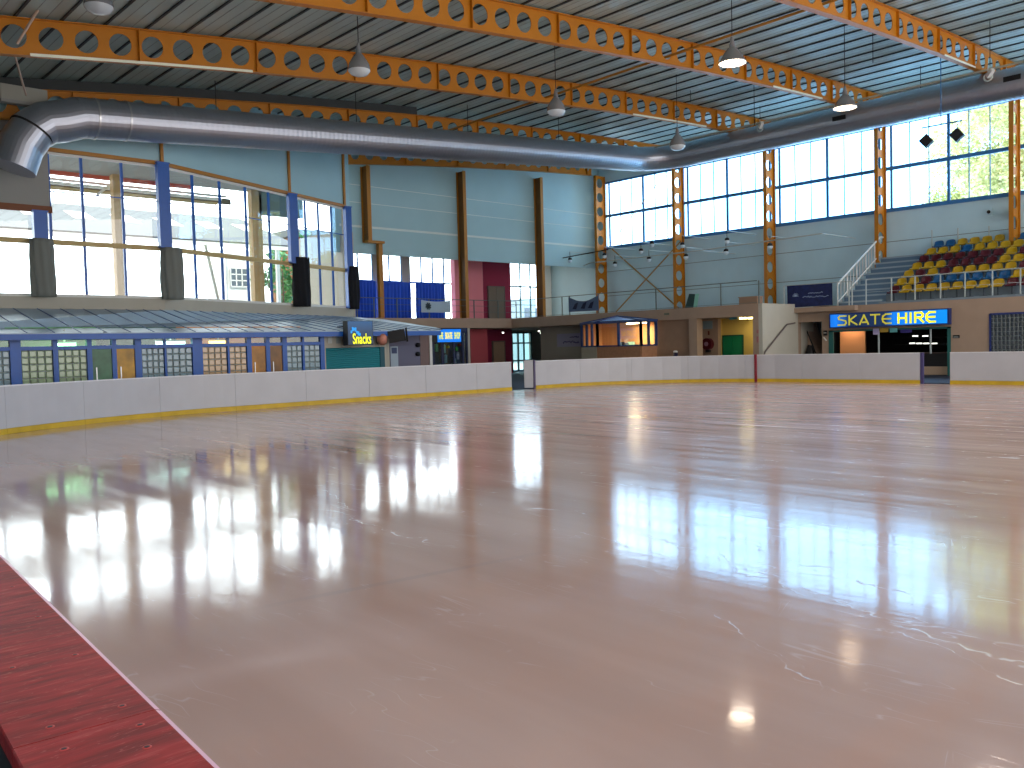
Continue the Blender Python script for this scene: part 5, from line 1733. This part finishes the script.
# return and recessed grey wall with poster door
YR = 30.5
rx = lambda x: on(x, 350, 1, YR).x
struct(MB().box((xs_b - 0.02, YS, 0), (xs_b + 0.1, YR, 2.5)).build('wall_snack_side', M_cream))
struct(MB().box((xs_b + 0.1, YR, 0), (rx(420), YR + 0.15, 2.5)).build('wall_recess_grey', mat('lilac_grey_wall', (112, 112, 134), 0.7)))
struct(MB().box((rx(420), YR - 0.02, 0), (rx(429), YR + 0.15, 2.5)).build('wall_recess_brown', mat('brown_wall', (126, 104, 100), 0.7)))
struct(MB().box((rx(429), YR - 0.06, 0), (rx(431.5), YR + 0.15, 2.5)).build('pillar_4', M_white))
A = rx(390); B = rx(397.5)
t_ = thing('poster', (A, YR - 0.03, 0.9), 'white framed poster beside the teal shutter', 'poster')
MB().box((A, YR - 0.03, 0.9), (B, YR - 0.01, on(393, 346.5, 1, YR).z)).build('sheet', mat('poster_pale', (176, 192, 204), 0.6), t_)
MB().box((A + 0.06, YR - 0.04, 1.55), (B - 0.06, YR - 0.03, 1.8)).build('print', mat('poster_dark', (70, 84, 120), 0.6), t_)
for (px, py) in ((418, 345), (418, 354)):
    q = on(px, py, 1, YR - 0.06)
    tag(MB().lathe(q, [(0.0, -0.1), (0.09, -0.08), (0.12, 0), (0.09, 0.08), (0, 0.1)], 10).build('coat', M_black), 'small dark bag hanging on the grey wall, %s one' % ('upper' if py < 350 else 'lower'), 'bag', 'bags on the grey wall')

# skate shop front further back
YK = 34.5
kx = lambda x: on(x, 350, 1, YK).x
ks = thing('glazed_shopfront', (kx(432), YK, 0), 'dark blue glazed skate shop front under its lit sign', 'shop front')
b = MB()
for (a, c) in ((431.5, 434), (441, 443.5), (453, 454.5), (462, 463.5), (466, 467.5)): b.box((kx(a), YK - 0.05, 0), (kx(c), YK + 0.05, 2.6))
b.box((kx(431.5), YK - 0.05, 2.5), (kx(467.5), YK + 0.05, 2.75)); b.box((kx(431.5), YK - 0.05, 0), (kx(467.5), YK + 0.05, 0.5))
b.build('frame', mat('deep_navy', (16, 32, 74), 0.5), ks)
MB().box((kx(434), YK - 0.005, 0.5), (kx(466), YK + 0.005, 2.5)).build('pane', M_glassg, ks)
struct(MB().box((kx(431), YK + 1.5, 0), (kx(468) + 1.0, YK + 1.6, 2.8)).build('wall_shop_navy', mat('shop_navy', (20, 34, 66), 0.8)))
for (px, py, w_, h_, c) in ((437, 348, 3, 7, (80, 160, 130)), (445, 349, 2, 8, (120, 180, 190)), (446, 359, 3, 8, (110, 150, 180)), (449, 347, 1.6, 2, (220, 190, 40)), (457, 349, 2.5, 3, (70, 170, 60)), (454, 353, 2.5, 8, (110, 120, 150)), (458, 356, 3, 7, (130, 130, 160)), (463, 350, 2.2, 8, (90, 90, 120)), (461, 345, 3, 2, (150, 50, 50)), (455, 361, 3, 5, (150, 170, 190))):
    q = on(px, py, 1, YK + 1.3); s_ = 0.054
    t_ = MB()
    t_.box((q.x - w_ * s_ / 2, YK + 1.3, q.z - h_ * s_ / 2), (q.x + w_ * s_ / 2, YK + 1.5, q.z + h_ * s_ / 2))
    t_.lathe((q.x, YK + 1.34, q.z + h_ * s_ / 2), [(w_ * s_ * 0.2, 0), (w_ * s_ * 0.12, 0.05)], 6)
    tag(t_.build('shop_garment', mat('garment_%d_%d' % (px, py), c, 0.8)), 'hanging shop item in the skate shop, colour %s' % ('green' if c[1] > c[0] + 40 and c[1] > c[2] + 20 else 'yellow' if c[0] > 200 else 'red' if c[0] > c[1] + 60 else 'pale blue' if c[2] > 180 else 'grey violet'), 'garment', 'stock hanging in the skate shop')
ysn = 34.0
A, B = on(437.5, 335, 1, ysn), on(461, 335, 1, ysn)
z0_, z1_ = on(449, 342, 1, ysn).z, on(449, 329.3, 1, ysn).z
sg = thing('shop_sign', (A.x, ysn, z0_), 'blue edged lit sign with three yellow lettered fields over the skate shop', 'sign')
MB().box((A.x - 0.35, ysn + 0.02, z0_), (B.x, ysn + 0.4, z1_)).build('sign_box', M_black, sg)
MB().box((A.x, ysn, z0_), (B.x, ysn + 0.019, z1_)).build('sign_face', mat('sign_blue_face', (0, 110, 220), 0.4, emit=(0, 120, 235), estr=0.55), sg)
hh = z1_ - z0_; ww = B.x - A.x
for k, (u0, u1) in enumerate(((0.02, 0.24), (0.29, 0.63), (0.68, 0.97))):
    fld = MB().box((A.x + ww * u0, ysn - 0.012, z0_ + hh * .2), (A.x + ww * u1, ysn - 0.001, z1_ - hh * .2)).build('lit_field', mat('lit_field', (60, 150, 220), 0.4, emit=(70, 160, 225), estr=0.4), sg)
    text('lettering', ('THE', 'SKATE', 'SHOP')[k], (A.x + ww * (u0 + 0.02), ysn - 0.016, z0_ + hh * .24), (1, 0, 0), (0, 0, 1), hh * 0.52, mat('letter_gold', (220, 205, 30), 0.5, emit=(228, 214, 20), estr=0.8) if k != 1 else mat('letter_amber', (240, 200, 60), 0.5, emit=(245, 215, 70), estr=0.9), sg, width=ww * (u1 - u0 - 0.04), bold=0.02)

# ------------------------------------------------------------------ ducts
def duct_path(points, r, name, label, ring_step=0.16):
    pass


def fillet(P, rad, n=10):
    P = [V(p) for p in P]; out = [P[0]]
    for i in range(1, len(P) - 1):
        a = (P[i - 1] - P[i]).normalized(); b_ = (P[i + 1] - P[i]).normalized()
        ang = a.angle(b_); t = rad / math.tan(ang / 2)
        p0 = P[i] + a * t; p1 = P[i] + b_ * t
        c = P[i] + (a + b_).normalized() * (rad / math.sin(ang / 2))
        v0 = p0 - c; v1 = p1 - c; th = v0.angle(v1)
        for k in range(n + 1):
            s = k / n
            out.append(c + (v0 * math.sin((1 - s) * th) + v1 * math.sin(s * th)) / math.sin(th))
    out.append(P[-1]); return out


def resample(P, step):
    out = [P[0]]; 
    for a, b_ in zip(P[:-1], P[1:]):
        L_ = (b_ - a).length; k = max(1, round(L_ / step))
        for i in range(1, k + 1): out.append(a.lerp(b_, i / k))
    return out


DR = 0.65
dz_l = lambda x: 9.62 + 0.0815 * (x - 9.9)
dt = thing('air_duct', (20, 30.6, 9.0), 'large round galvanised air duct running along the end and the stand side', 'duct')
main = fillet([(9.2, 30.6, dz_l(9.2)), (40.0, 30.6, dz_l(40.0) - 0.02), (40.0, -3.0, 11.98)], 2.2, 14)
fine = resample(main, 0.1)
rr = []
for i, p in enumerate(fine): rr.append(DR + (0.007 if i % 2 else 0.0))
MB().tube(fine, rr, 36, cap=True, smooth=False).build('main_run', M_duct, dt)
ep = [on(a_, b_, 1, 30.6) for a_, b_ in ((62, 121.5), (46, 123), (32, 131), (21, 146), (13, 168))]
el = [V((9.3, 30.6, dz_l(9.3)))] + ep
rr = [DR + 0.012] * len(el)
# segmented elbow
MB().tube(resample(el, 0.3), DR + 0.012, 36, smooth=False).build('elbow', M_duct, dt)
for x in (9.75, 10.75):
    q = V((x, 30.6, dz_l(x))); MB().tube([q - V((0.03, 0, 0)), q + V((0.03, 0, 0))], DR + 0.03, 36).build('collar', M_galv, dt)
for q, e2 in ((el[3], el[4]),):
    dd = (e2 - q).normalized(); MB().tube([q - dd * 0.03, q + dd * 0.03], DR + 0.035, 36).build('collar', M_dark, dt)
for x in (14, 20, 26, 32):
    z = dz_l(x); MB().tube([(x, 30.6, z + DR), (x, 30.6, roof_z(x))], 0.015, 5).build('hanger', M_dark, dt)
for y in (24, 16, 8):
    MB().tube([(40.0, y, 12.0 + DR), (40.0, y, roof_z(40))], 0.015, 5).build('hanger', M_dark, dt)
for (px, py) in ((839, 118), (1012, 78)):
    q = on(px, py, 0, 40 - DR - 0.02)
    MB().box((q.x - 0.03, q.y - 0.32, q.z - 0.1), (q.x + 0.05, q.y + 0.32, q.z + 0.1)).build('grille', M_black, dt)
# box over the elbow at the left edge
A = on(0, 88, 1, 31.2); B = on(48, 88, 1, 31.2); zt1_, zt0_ = on(20, 85, 1, 31.2).z, on(20, 103, 1, 31.2).z
t_ = thing('plenum_box', (A.x, 31.2, zt0_), 'grey duct plenum box above the elbow at the left edge', 'duct box')
MB().box((7.2, 31.3, zt0_ + 0.1), (B.x, 31.55, min(zt1_, roof_z(7.2) - 0.02))).build('casing', mat('plenum_grey', (160, 158, 146), 0.6), t_)
MB().box((7.2, 31.28, zt0_), (B.x + 0.02, 31.57, zt0_ + 0.1)).build('flange', M_grey, t_)
# cable stays near the left end
b1, b2_ = on(38, 10, 1, 25.0), on(17, 44, 1, 25.4)
tag(MB().tube([b1, b2_], 0.035, 6).build('stay_rod', mat('pale_rod', (196, 170, 150), 0.5)), 'pale stay rod in the top left corner above the beam', 'rod')
b1, b2_ = on(15, 56, 1, 25.75), on(26, 95, 1, 29.6)
tag(MB().tube([b1, b2_], 0.03, 6).build('stay_rod', MATS['pale_rod']), 'pale stay rod from the beam down to the duct elbow', 'rod')

# ------------------------------------------------------------------ pipes and lamps
tag(MB().tube([(26.2, 34.0, 12.0), (26.2, -2.0, 12.38)], 0.05, 8).build('ceiling_pipe', M_orange_d), 'thin yellow pipe hung across the roof beams', 'pipe')
tag(MB().tube([(38.9, 31.0, 12.52), (38.9, -2.0, 12.52)], 0.045, 8).build('ceiling_pipe', mat('pale_pipe', (170, 168, 150), 0.5)), 'thin pale pipe running above the stand side duct', 'pipe')

M_lampshell = mat('lamp_shell', (170, 170, 172), 0.25, metal=0.6)
M_lampglass = mat('lamp_prism', (205, 215, 220), 0.15)
M_lit = mat('lamp_lit', (255, 250, 240), 0.4, emit=(255, 226, 190), estr=9)


def bell_lamp(x, y, lit, label):
    root = thing('pendant_lamp', (x, y, 10.0), label, 'lamp', 'bell pendant lamps')
    c = (x, y, 10.15)
    MB().tube([(x, y, 10.9), (x, y, roof_z(x))], 0.014, 5).build('cable', M_black, root)
    MB().tube([(x, y, 10.62), (x, y, 10.95)], [0.1, 0.04], 12).build('ballast', M_lampshell, root)
    if lit:
        MB().lathe(c, [(0.08, 0.5), (0.14, 0.46), (0.28, 0.28), (0.40, 0.06), (0.43, 0.0), (0.41, 0.0), (0.36, 0.08)], 24).build('reflector', M_lampshell, root)
        MB().lathe(c, [(0.0, 0.03), (0.36, 0.035), (0.40, 0.02), (0.36, 0.005), (0.0, -0.005)], 24).build('bulb', M_lit, root)
        l = bpy.data.lights.new('lamp_light', 'SPOT'); l.energy = 500; l.color = (1, 0.86, 0.76); l.spot_size = math.radians(140); l.spot_blend = 0.6; l.shadow_soft_size = 0.35
        lo = bpy.data.objects.new('lamp_light', l); COL.objects.link(lo); lo.location = (x, y, 10.1)
    else:
        MB().lathe(c, [(0.07, 0.5), (0.13, 0.46), (0.22, 0.33), (0.30, 0.2), (0.335, 0.05), (0.335, 0.0)], 20).build('reflector', M_lampshell, root)
        MB().lathe(c, [(0.335, 0.02), (0.33, -0.03), (0.25, -0.12), (0.12, -0.17), (0.0, -0.18)], 20).build('lens', M_lampglass, root)
    return root


for x, y, lit, l in ((23.3, 14.9, True, 'glowing pendant lamp in front of the beam at the top, left of the two lit'), (31.07, 15.14, True, 'glowing pendant lamp in front of the duct, right of the two lit'), (14.8, 22.4, False, 'unlit prismatic pendant lamp over the left part of the second furthest beam'), (22.85, 21.95, False, 'unlit pendant lamp hanging near the middle of the second furthest beam'), (31.0, 22.6, False, 'unlit pendant lamp beside the duct bend'), (7.3, 22.2, False, 'unlit pendant lamp at the top left edge')):
    bell_lamp(x, y, lit, l)
# more lamps of the same grid over the near ice, out of the picture
for x, y, l in ((14.8, 14.9, 'lit pendant lamp over the middle of the ice'), (14.8, 7.6, 'lit pendant lamp over the near ice'), (23.0, 7.6, 'lit pendant lamp over the right of the near ice'), (7.0, 14.9, 'lit pendant lamp over the left of the ice'), (7.0, 7.6, 'lit pendant lamp closest to the viewer'), (31.0, 7.6, 'lit pendant lamp nearest the stand')):
    l_ = bpy.data.lights.new('lamp_light', 'SPOT'); l_.energy = 250; l_.color = (1, 0.84, 0.74); l_.spot_size = math.radians(150); l_.spot_blend = 0.6; l_.shadow_soft_size = 0.35
    lo = bpy.data.objects.new('lamp_light', l_); COL.objects.link(lo); lo.location = (x, y, 10.1)

# spotlights on thin rods over the stand side
def small_spot(px, py, X, label, hang=0.4):
    q = on(px, py, 0, X)
    t_ = thing('small_spotlight', q, label, 'spotlight', 'little spotlights on the stand side')
    MB().tube([q + V((0, 0, 0.12)), q + V((0, 0, 0.12 + hang))], 0.018, 5).build('stem', M_dark, t_)
    MB().lathe(q, [(0.05, 0.16), (0.12, 0.12), (0.14, 0.0), (0.13, 0.0)], 10).build('housing', M_dark, t_)
    MB().tube([q + V((0, 0, 0.12 + hang)), V((XW + 0.06, q.y, q.z + 0.12 + hang))], 0.016, 5).build('arm', M_rail, t_)
    MB().lathe(q, [(0.13, 0.02), (0.15, -0.06), (0.1, -0.16), (0.0, -0.19)], 10).build('globe', mat('spot_globe', (210, 228, 240), 0.1), t_)


XT = 40.5
A = on(541, 262, 0, XT); B = on(608, 249.5, 0, XT)
tag(MB().tube([A, B], 0.035, 6).build('lamp_rod', M_dark), 'dark rod crossing in front of the last white wall panel', 'rod')
A = on(583, 266, 0, XT); Am = on(590, 263, 0, XT); B = on(700, 250.5, 0, XT); C_ = on(822, 233.5, 0, XT)
tag(MB().tube([A, Am, B, C_], 0.035, 6).tube([B, V((XW + 0.06, B.y, B.z))], 0.02, 5).tube([C_, V((XW + 0.06, C_.y, C_.z))], 0.02, 5).build('lamp_rod', M_rail), 'long pale rod in front of the stand side wall', 'rod')
for px, py, l in ((570, 260, 'little spotlight alone in front of the last white panel'), (604.5, 255.5, 'little spotlight on the corner column'), (615, 264, 'little spotlight just right of the corner column'), (641, 251, 'little spotlight above the crossed braces'), (652, 244, 'highest little spotlight above the braces'), (649, 259, 'lowest little spotlight above the braces'), (682.5, 245, 'little spotlight on the second column, upper one'), (686, 256.5, 'little spotlight on the second column, lower one'), (727, 240.5, 'little spotlight under the second window bay, upper one'), (726, 251.5, 'little spotlight under the second window bay, lower one'), (770, 246, 'little spotlight on the third column')):
    small_spot(px, py, XT + 0.6, l)

# two square black speakers hung before the right window
for px, py, l in ((927, 142, 'square black speaker tilted in the window, left one'), (957.5, 136, 'square black speaker tilted in the window, right one')):
    q = on(px, py, 0, 38.0)
    t_ = thing('hanging_speaker', q, l, 'speaker', 'speakers hung before the window')
    a = math.radians(40)
    r_ = V((0.25, -1, 0)).normalized(); u_ = V((0, 0, 1))
    e1 = r_ * math.cos(a) + u_ * math.sin(a); e2 = -r_ * math.sin(a) + u_ * math.cos(a); n_ = r_.cross(u_)
    hw = 0.2
    P_ = [q + e1 * hw + e2 * hw, q - e1 * hw + e2 * hw, q - e1 * hw - e2 * hw, q + e1 * hw - e2 * hw]
    MB().prism(P_, n_ * 0.35).build('cabinet', M_black, t_)
    P_ = [q + (e1 * s1 + e2 * s2) * 0.17 for s1, s2 in ((1, 1), (-1, 1), (-1, -1), (1, -1))]
    MB().prism(P_, -n_ * 0.02).build('grille', M_dark, t_)
    MB().tube([q, V((q.x, q.y, on(px, 124 if px > 940 else 129.5, 0, 38.0).z))], 0.012, 5).build('hanger', M_dark, t_)
A = on(922, 128, 0, 38.0); B = on(962, 120.5, 0, 38.0); Cc = on(941, 124, 0, 38.0)
t_ = thing('speaker_bar', Cc, 'thin bar hung above the two black speakers', 'bar')
MB().tube([A, B], 0.03, 6).build('bar', M_steelblue, t_)
MB().tube([Cc, V((Cc.x, Cc.y, roof_z(38)))], 0.02, 5).build('hanger', M_steelblue, t_)
# cctv style units on the duct
for px, py, l in ((760, 128, 'round white camera with ring hung at the duct'), (988, 77, 'small white floodlight under the pale pipe')):
    q = on(px, py, 0, 38.6)
    t_ = thing('camera_unit', q, l, 'camera' if px < 800 else 'floodlight')
    ring = [q + V((0.0, 0.16 * math.cos(k * math.pi / 8), 0.16 * math.sin(k * math.pi / 8))) for k in range(17)]
    MB().tube(ring, 0.035, 6).build('ring', M_rail, t_)
    MB().bar(q + V((-0.2, -0.25, 0.2)), q + V((0.0, 0.0, 0.0)), 0.14, 0.14).build('body', M_white, t_)
    MB().tube([q + V((0, 0, 0.15)), V((q.x, q.y, zb(38.6)))], 0.02, 5).build('stem', M_galv, t_)
for (px, pt, pb_, X, Y) in ((754.5, 21, 125, None, 21.0), (690.5, 70, 102, None, 24.0), (990, 20, 66, None, 11.8), (873, 38, 63, None, 15)):
    q = on(px, pb_, 1, Y)
    tag(MB().tube([(q.x, Y, q.z), (q.x, Y, roof_z(q.x))], 0.014, 5).build('hanging_cable', M_dark), 'thin dark cable hanging from the roof, %s' % {754.5: 'left of the right lit lamp', 690.5: 'left of the left lit lamp', 990: 'at the right edge', 873: 'right of the right lit lamp'}[px], 'cable', 'loose hanging cables')

# ------------------------------------------------------------------ small items below the stand side balcony
q = on(707.5, 344, 0, XB - 0.15)
t_ = thing('hose_reel', q, 'dark red round fire hose reel on the beige recess wall', 'hose reel')
def disc(b, c, r, x0, x1, m=0, n=24):
    vs = [(x0, c.y + r * math.cos(2 * math.pi * k / n), c.z + r * math.sin(2 * math.pi * k / n)) for k in range(n)] + [(x1, c.y + r * math.cos(2 * math.pi * k / n), c.z + r * math.sin(2 * math.pi * k / n)) for k in range(n)]
    b.add(vs, [tuple(range(n)), tuple(range(n, 2 * n))] + [(k, (k + 1) % n, n + (k + 1) % n, n + k) for k in range(n)], m)
    return b
disc(MB(), q, 0.29, q.x - 0.1, q.x + 0.14).build('reel', mat('reel_red', (90, 16, 30), 0.5), t_)
disc(MB(), q, 0.11, q.x - 0.13, q.x - 0.1).build('hub', mat('reel_hub', (170, 130, 150), 0.4), t_)
MB().box((q.x - 0.05, q.y - 0.1, q.z - 0.42), (q.x + 0.14, q.y + 0.1, q.z - 0.29)).build('nozzle_box', M_dark, t_)
q = on(707.5, 325, 0, XB - 0.03); tag(MB().box((q.x, q.y - 0.28, q.z - 0.2), (q.x + 0.02, q.y + 0.28, q.z + 0.2)).build('wall_notice', mat('bluish_notice', (150, 170, 176), 0.7)), 'pale blue grey notice high above the hose reel', 'notice')
q = on(708.5, 333, 0, XB - 0.03); tag(MB().box((q.x, q.y - 0.04, q.z - 0.1), (q.x + 0.03, q.y + 0.04, q.z + 0.1)).build('call_point', mat('rust_red', (120, 60, 50), 0.6)), 'small brown call point between notice and hose reel', 'call point')
q = on(733, 318, 0, XF + 0.3)
t_ = thing('exit_sign', q, 'small teal exit box hung under the balcony edge', 'sign')
MB().box((q.x, q.y - 0.2, q.z - 0.07), (q.x + 0.05, q.y + 0.2, q.z + 0.07)).build('box', mat('exit_teal', (60, 120, 120), 0.5), t_)
MB().tube([(q.x + 0.02, q.y, q.z + 0.07), (q.x + 0.02, q.y, SZ0 + 0.01)], 0.012, 5).build('stem', M_dark, t_)
for px, py in ((740.5, 318.2), (744.5, 318), (750, 317.9)):
    q = on(px, py, 0, XF + 0.9)
    t_ = thing('soffit_lamp', q, 'small yellow white lamp glowing under the balcony by the green door', 'lamp', 'row of soffit lamps')
    MB().box((q.x, q.y - (0.07 if px < 749 else 0.13), q.z - 0.05), (q.x + 0.1, q.y + (0.07 if px < 749 else 0.13), q.z + 0.03)).build('diffuser', mat('soffit_glow', (255, 240, 170), 0.5, emit=(255, 240, 160), estr=5), t_)
ld = bpy.data.lights.new('recess_light', 'AREA'); ld.energy = 10; ld.color = (1, 0.85, 0.5); ld.size = 0.8
lo = bpy.data.objects.new('recess_light', ld); COL.objects.link(lo); lo.location = (36.4, 22.6, 2.75)
q = on(675.5, 352, 0, XF - 0.1); t_ = thing('litter_bin', (q.x, q.y, 0), 'dark bin with white lid against the speckled wall', 'bin')
MB().lathe((q.x, q.y, 0), [(0.0, 0.0), (0.10, 0.0), (0.12, 1.22), (0.0, 1.22)], 14).build('body', mat('bin_navy', (28, 26, 60), 0.5), t_)
MB().lathe((q.x, q.y, 1.22), [(0.12, 0.0), (0.1, 0.08), (0.0, 0.1)], 14).build('lid', M_white, t_)
q = on(666.5, 314, 0, XF - 0.02); tag(MB().box((q.x, q.y - 0.15, q.z - 0.05), (q.x + 0.03, q.y + 0.15, q.z + 0.05)).build('vent_plate', mat('vent_green', (100, 110, 90), 0.6)), 'small dark vent plate on the balcony fascia', 'vent')
for px, py, l in ((757.5, 331.5, 'upper'), (757.5, 339.5, 'lower')):
    q = on(px, py, 0, XF - 0.02)
    tag(MB().box((q.x, q.y - 0.05, q.z - (0.08 if py < 335 else 0.14)), (q.x + 0.02, q.y + 0.05, q.z + (0.08 if py < 335 else 0.14))).build('wall_switch', mat('pinkish_plate', (170, 110, 104), 0.6)), 'pinkish wall plate on the pier beside the green door, %s one' % l, 'plate', 'plates on the pier')
q = on(825, 333, 0, XS - 0.06)
t_ = thing('pay_phone', q, 'small black wall unit left of the hire opening', 'intercom')
MB().box((q.x, q.y - 0.09, q.z - 0.12), (q.x + 0.06, q.y + 0.09, q.z + 0.12)).build('body', M_black, t_)
MB().box((q.x - 0.01, q.y - 0.07, q.z - 0.01), (q.x, q.y + 0.07, q.z + 0.02)).build('stripe', M_white, t_)
MB().bar((q.x + 0.02, q.y + 0.08, q.z - 0.2), (q.x + 0.02, q.y - 0.06, q.z - 0.36), 0.04, 0.05).build('handset', M_white, t_)
q = on(956, 336.5, 0, XS - 0.05); t_ = thing('wall_lamp', q, 'small black wall lamp right of the skate hire opening', 'lamp')
MB().box((q.x, q.y - 0.13, q.z - 0.06), (q.x + 0.05, q.y + 0.13, q.z + 0.06)).build('body', M_black, t_)
MB().box((q.x - 0.01, q.y - 0.1, q.z - 0.03), (q.x, q.y + 0.1, q.z - 0.01)).build('lens', M_rail, t_)
q = on(989, 212, 0, XW - 0.02); t_ = thing('wall_speaker', q, 'small round wall fitting high above the seats', 'fitting')
MB().box((XW - 0.06, q.y - 0.15, q.z - 0.15), (XW + 0.02, q.y + 0.15, q.z + 0.15)).build('plate', M_clad, t_)
disc(MB(), V((XW, q.y, q.z)), 0.08, XW - 0.08, XW - 0.06).build('cone', M_dark, t_)
# folded notice board and green board on the balcony
A = on(738, 300, 0, 37.0); t_ = thing('crate', (37.0, A.y, SZ1), 'low brown box standing on the balcony behind the rail', 'box')
ya, yb2 = on(757, 300, 0, 37.0).y, on(739, 300, 0, 37.0).y; zt_ = on(748, 296.5, 0, 37.0).z
MB().box((37.0, ya, SZ1), (37.5, yb2, zt_ - 0.04)).build('body', M_tan, t_)
MB().box((36.97, ya - 0.03, zt_ - 0.04), (37.53, yb2 + 0.03, zt_)).build('lid', M_fascia, t_)
A = on(696, 300, 0, 42.0); t_ = thing('folding_board', (42.0, A.y, SZ1), 'dark green folded board leaning beside the second column', 'board')
zt_ = on(696, 294, 0, 42.0).z
MB().bar((41.6, A.y + 0.25, SZ1), (42.0, A.y + 0.12, zt_), 0.03, 0.7, up=(0, 1, 0)).build('board', mat('dk_green', (40, 70, 66), 0.6), t_)
MB().bar((41.55, A.y - 0.2, SZ1), (41.95, A.y - 0.12, zt_), 0.03, 0.25, up=(0, 1, 0)).build('leg', mat('mint', (150, 210, 190), 0.6), t_)
# downlights under the gallery
for px, py in ((503, 332.5), (539, 331), (541, 333), (555.5, 331), (557.5, 333)):
    q = on(px, py, 1, 38.3)
    t_ = thing('downlight', q, 'tiny bright spotlight under the gallery near the glazed entrance', 'lamp', 'tiny spotlights under the gallery')
    MB().lathe(q, [(0.0, -0.05), (0.05, -0.04), (0.06, 0.02), (0.0, 0.03)], 10).build('bulb', mat('spot_lit', (255, 255, 250), 0.5, emit=(255, 250, 240), estr=3), t_)
    MB().tube([q + V((0, 0, 0.02)), V((q.x, q.y, SZ0))], 0.012, 5).build('stem', M_dark, t_)
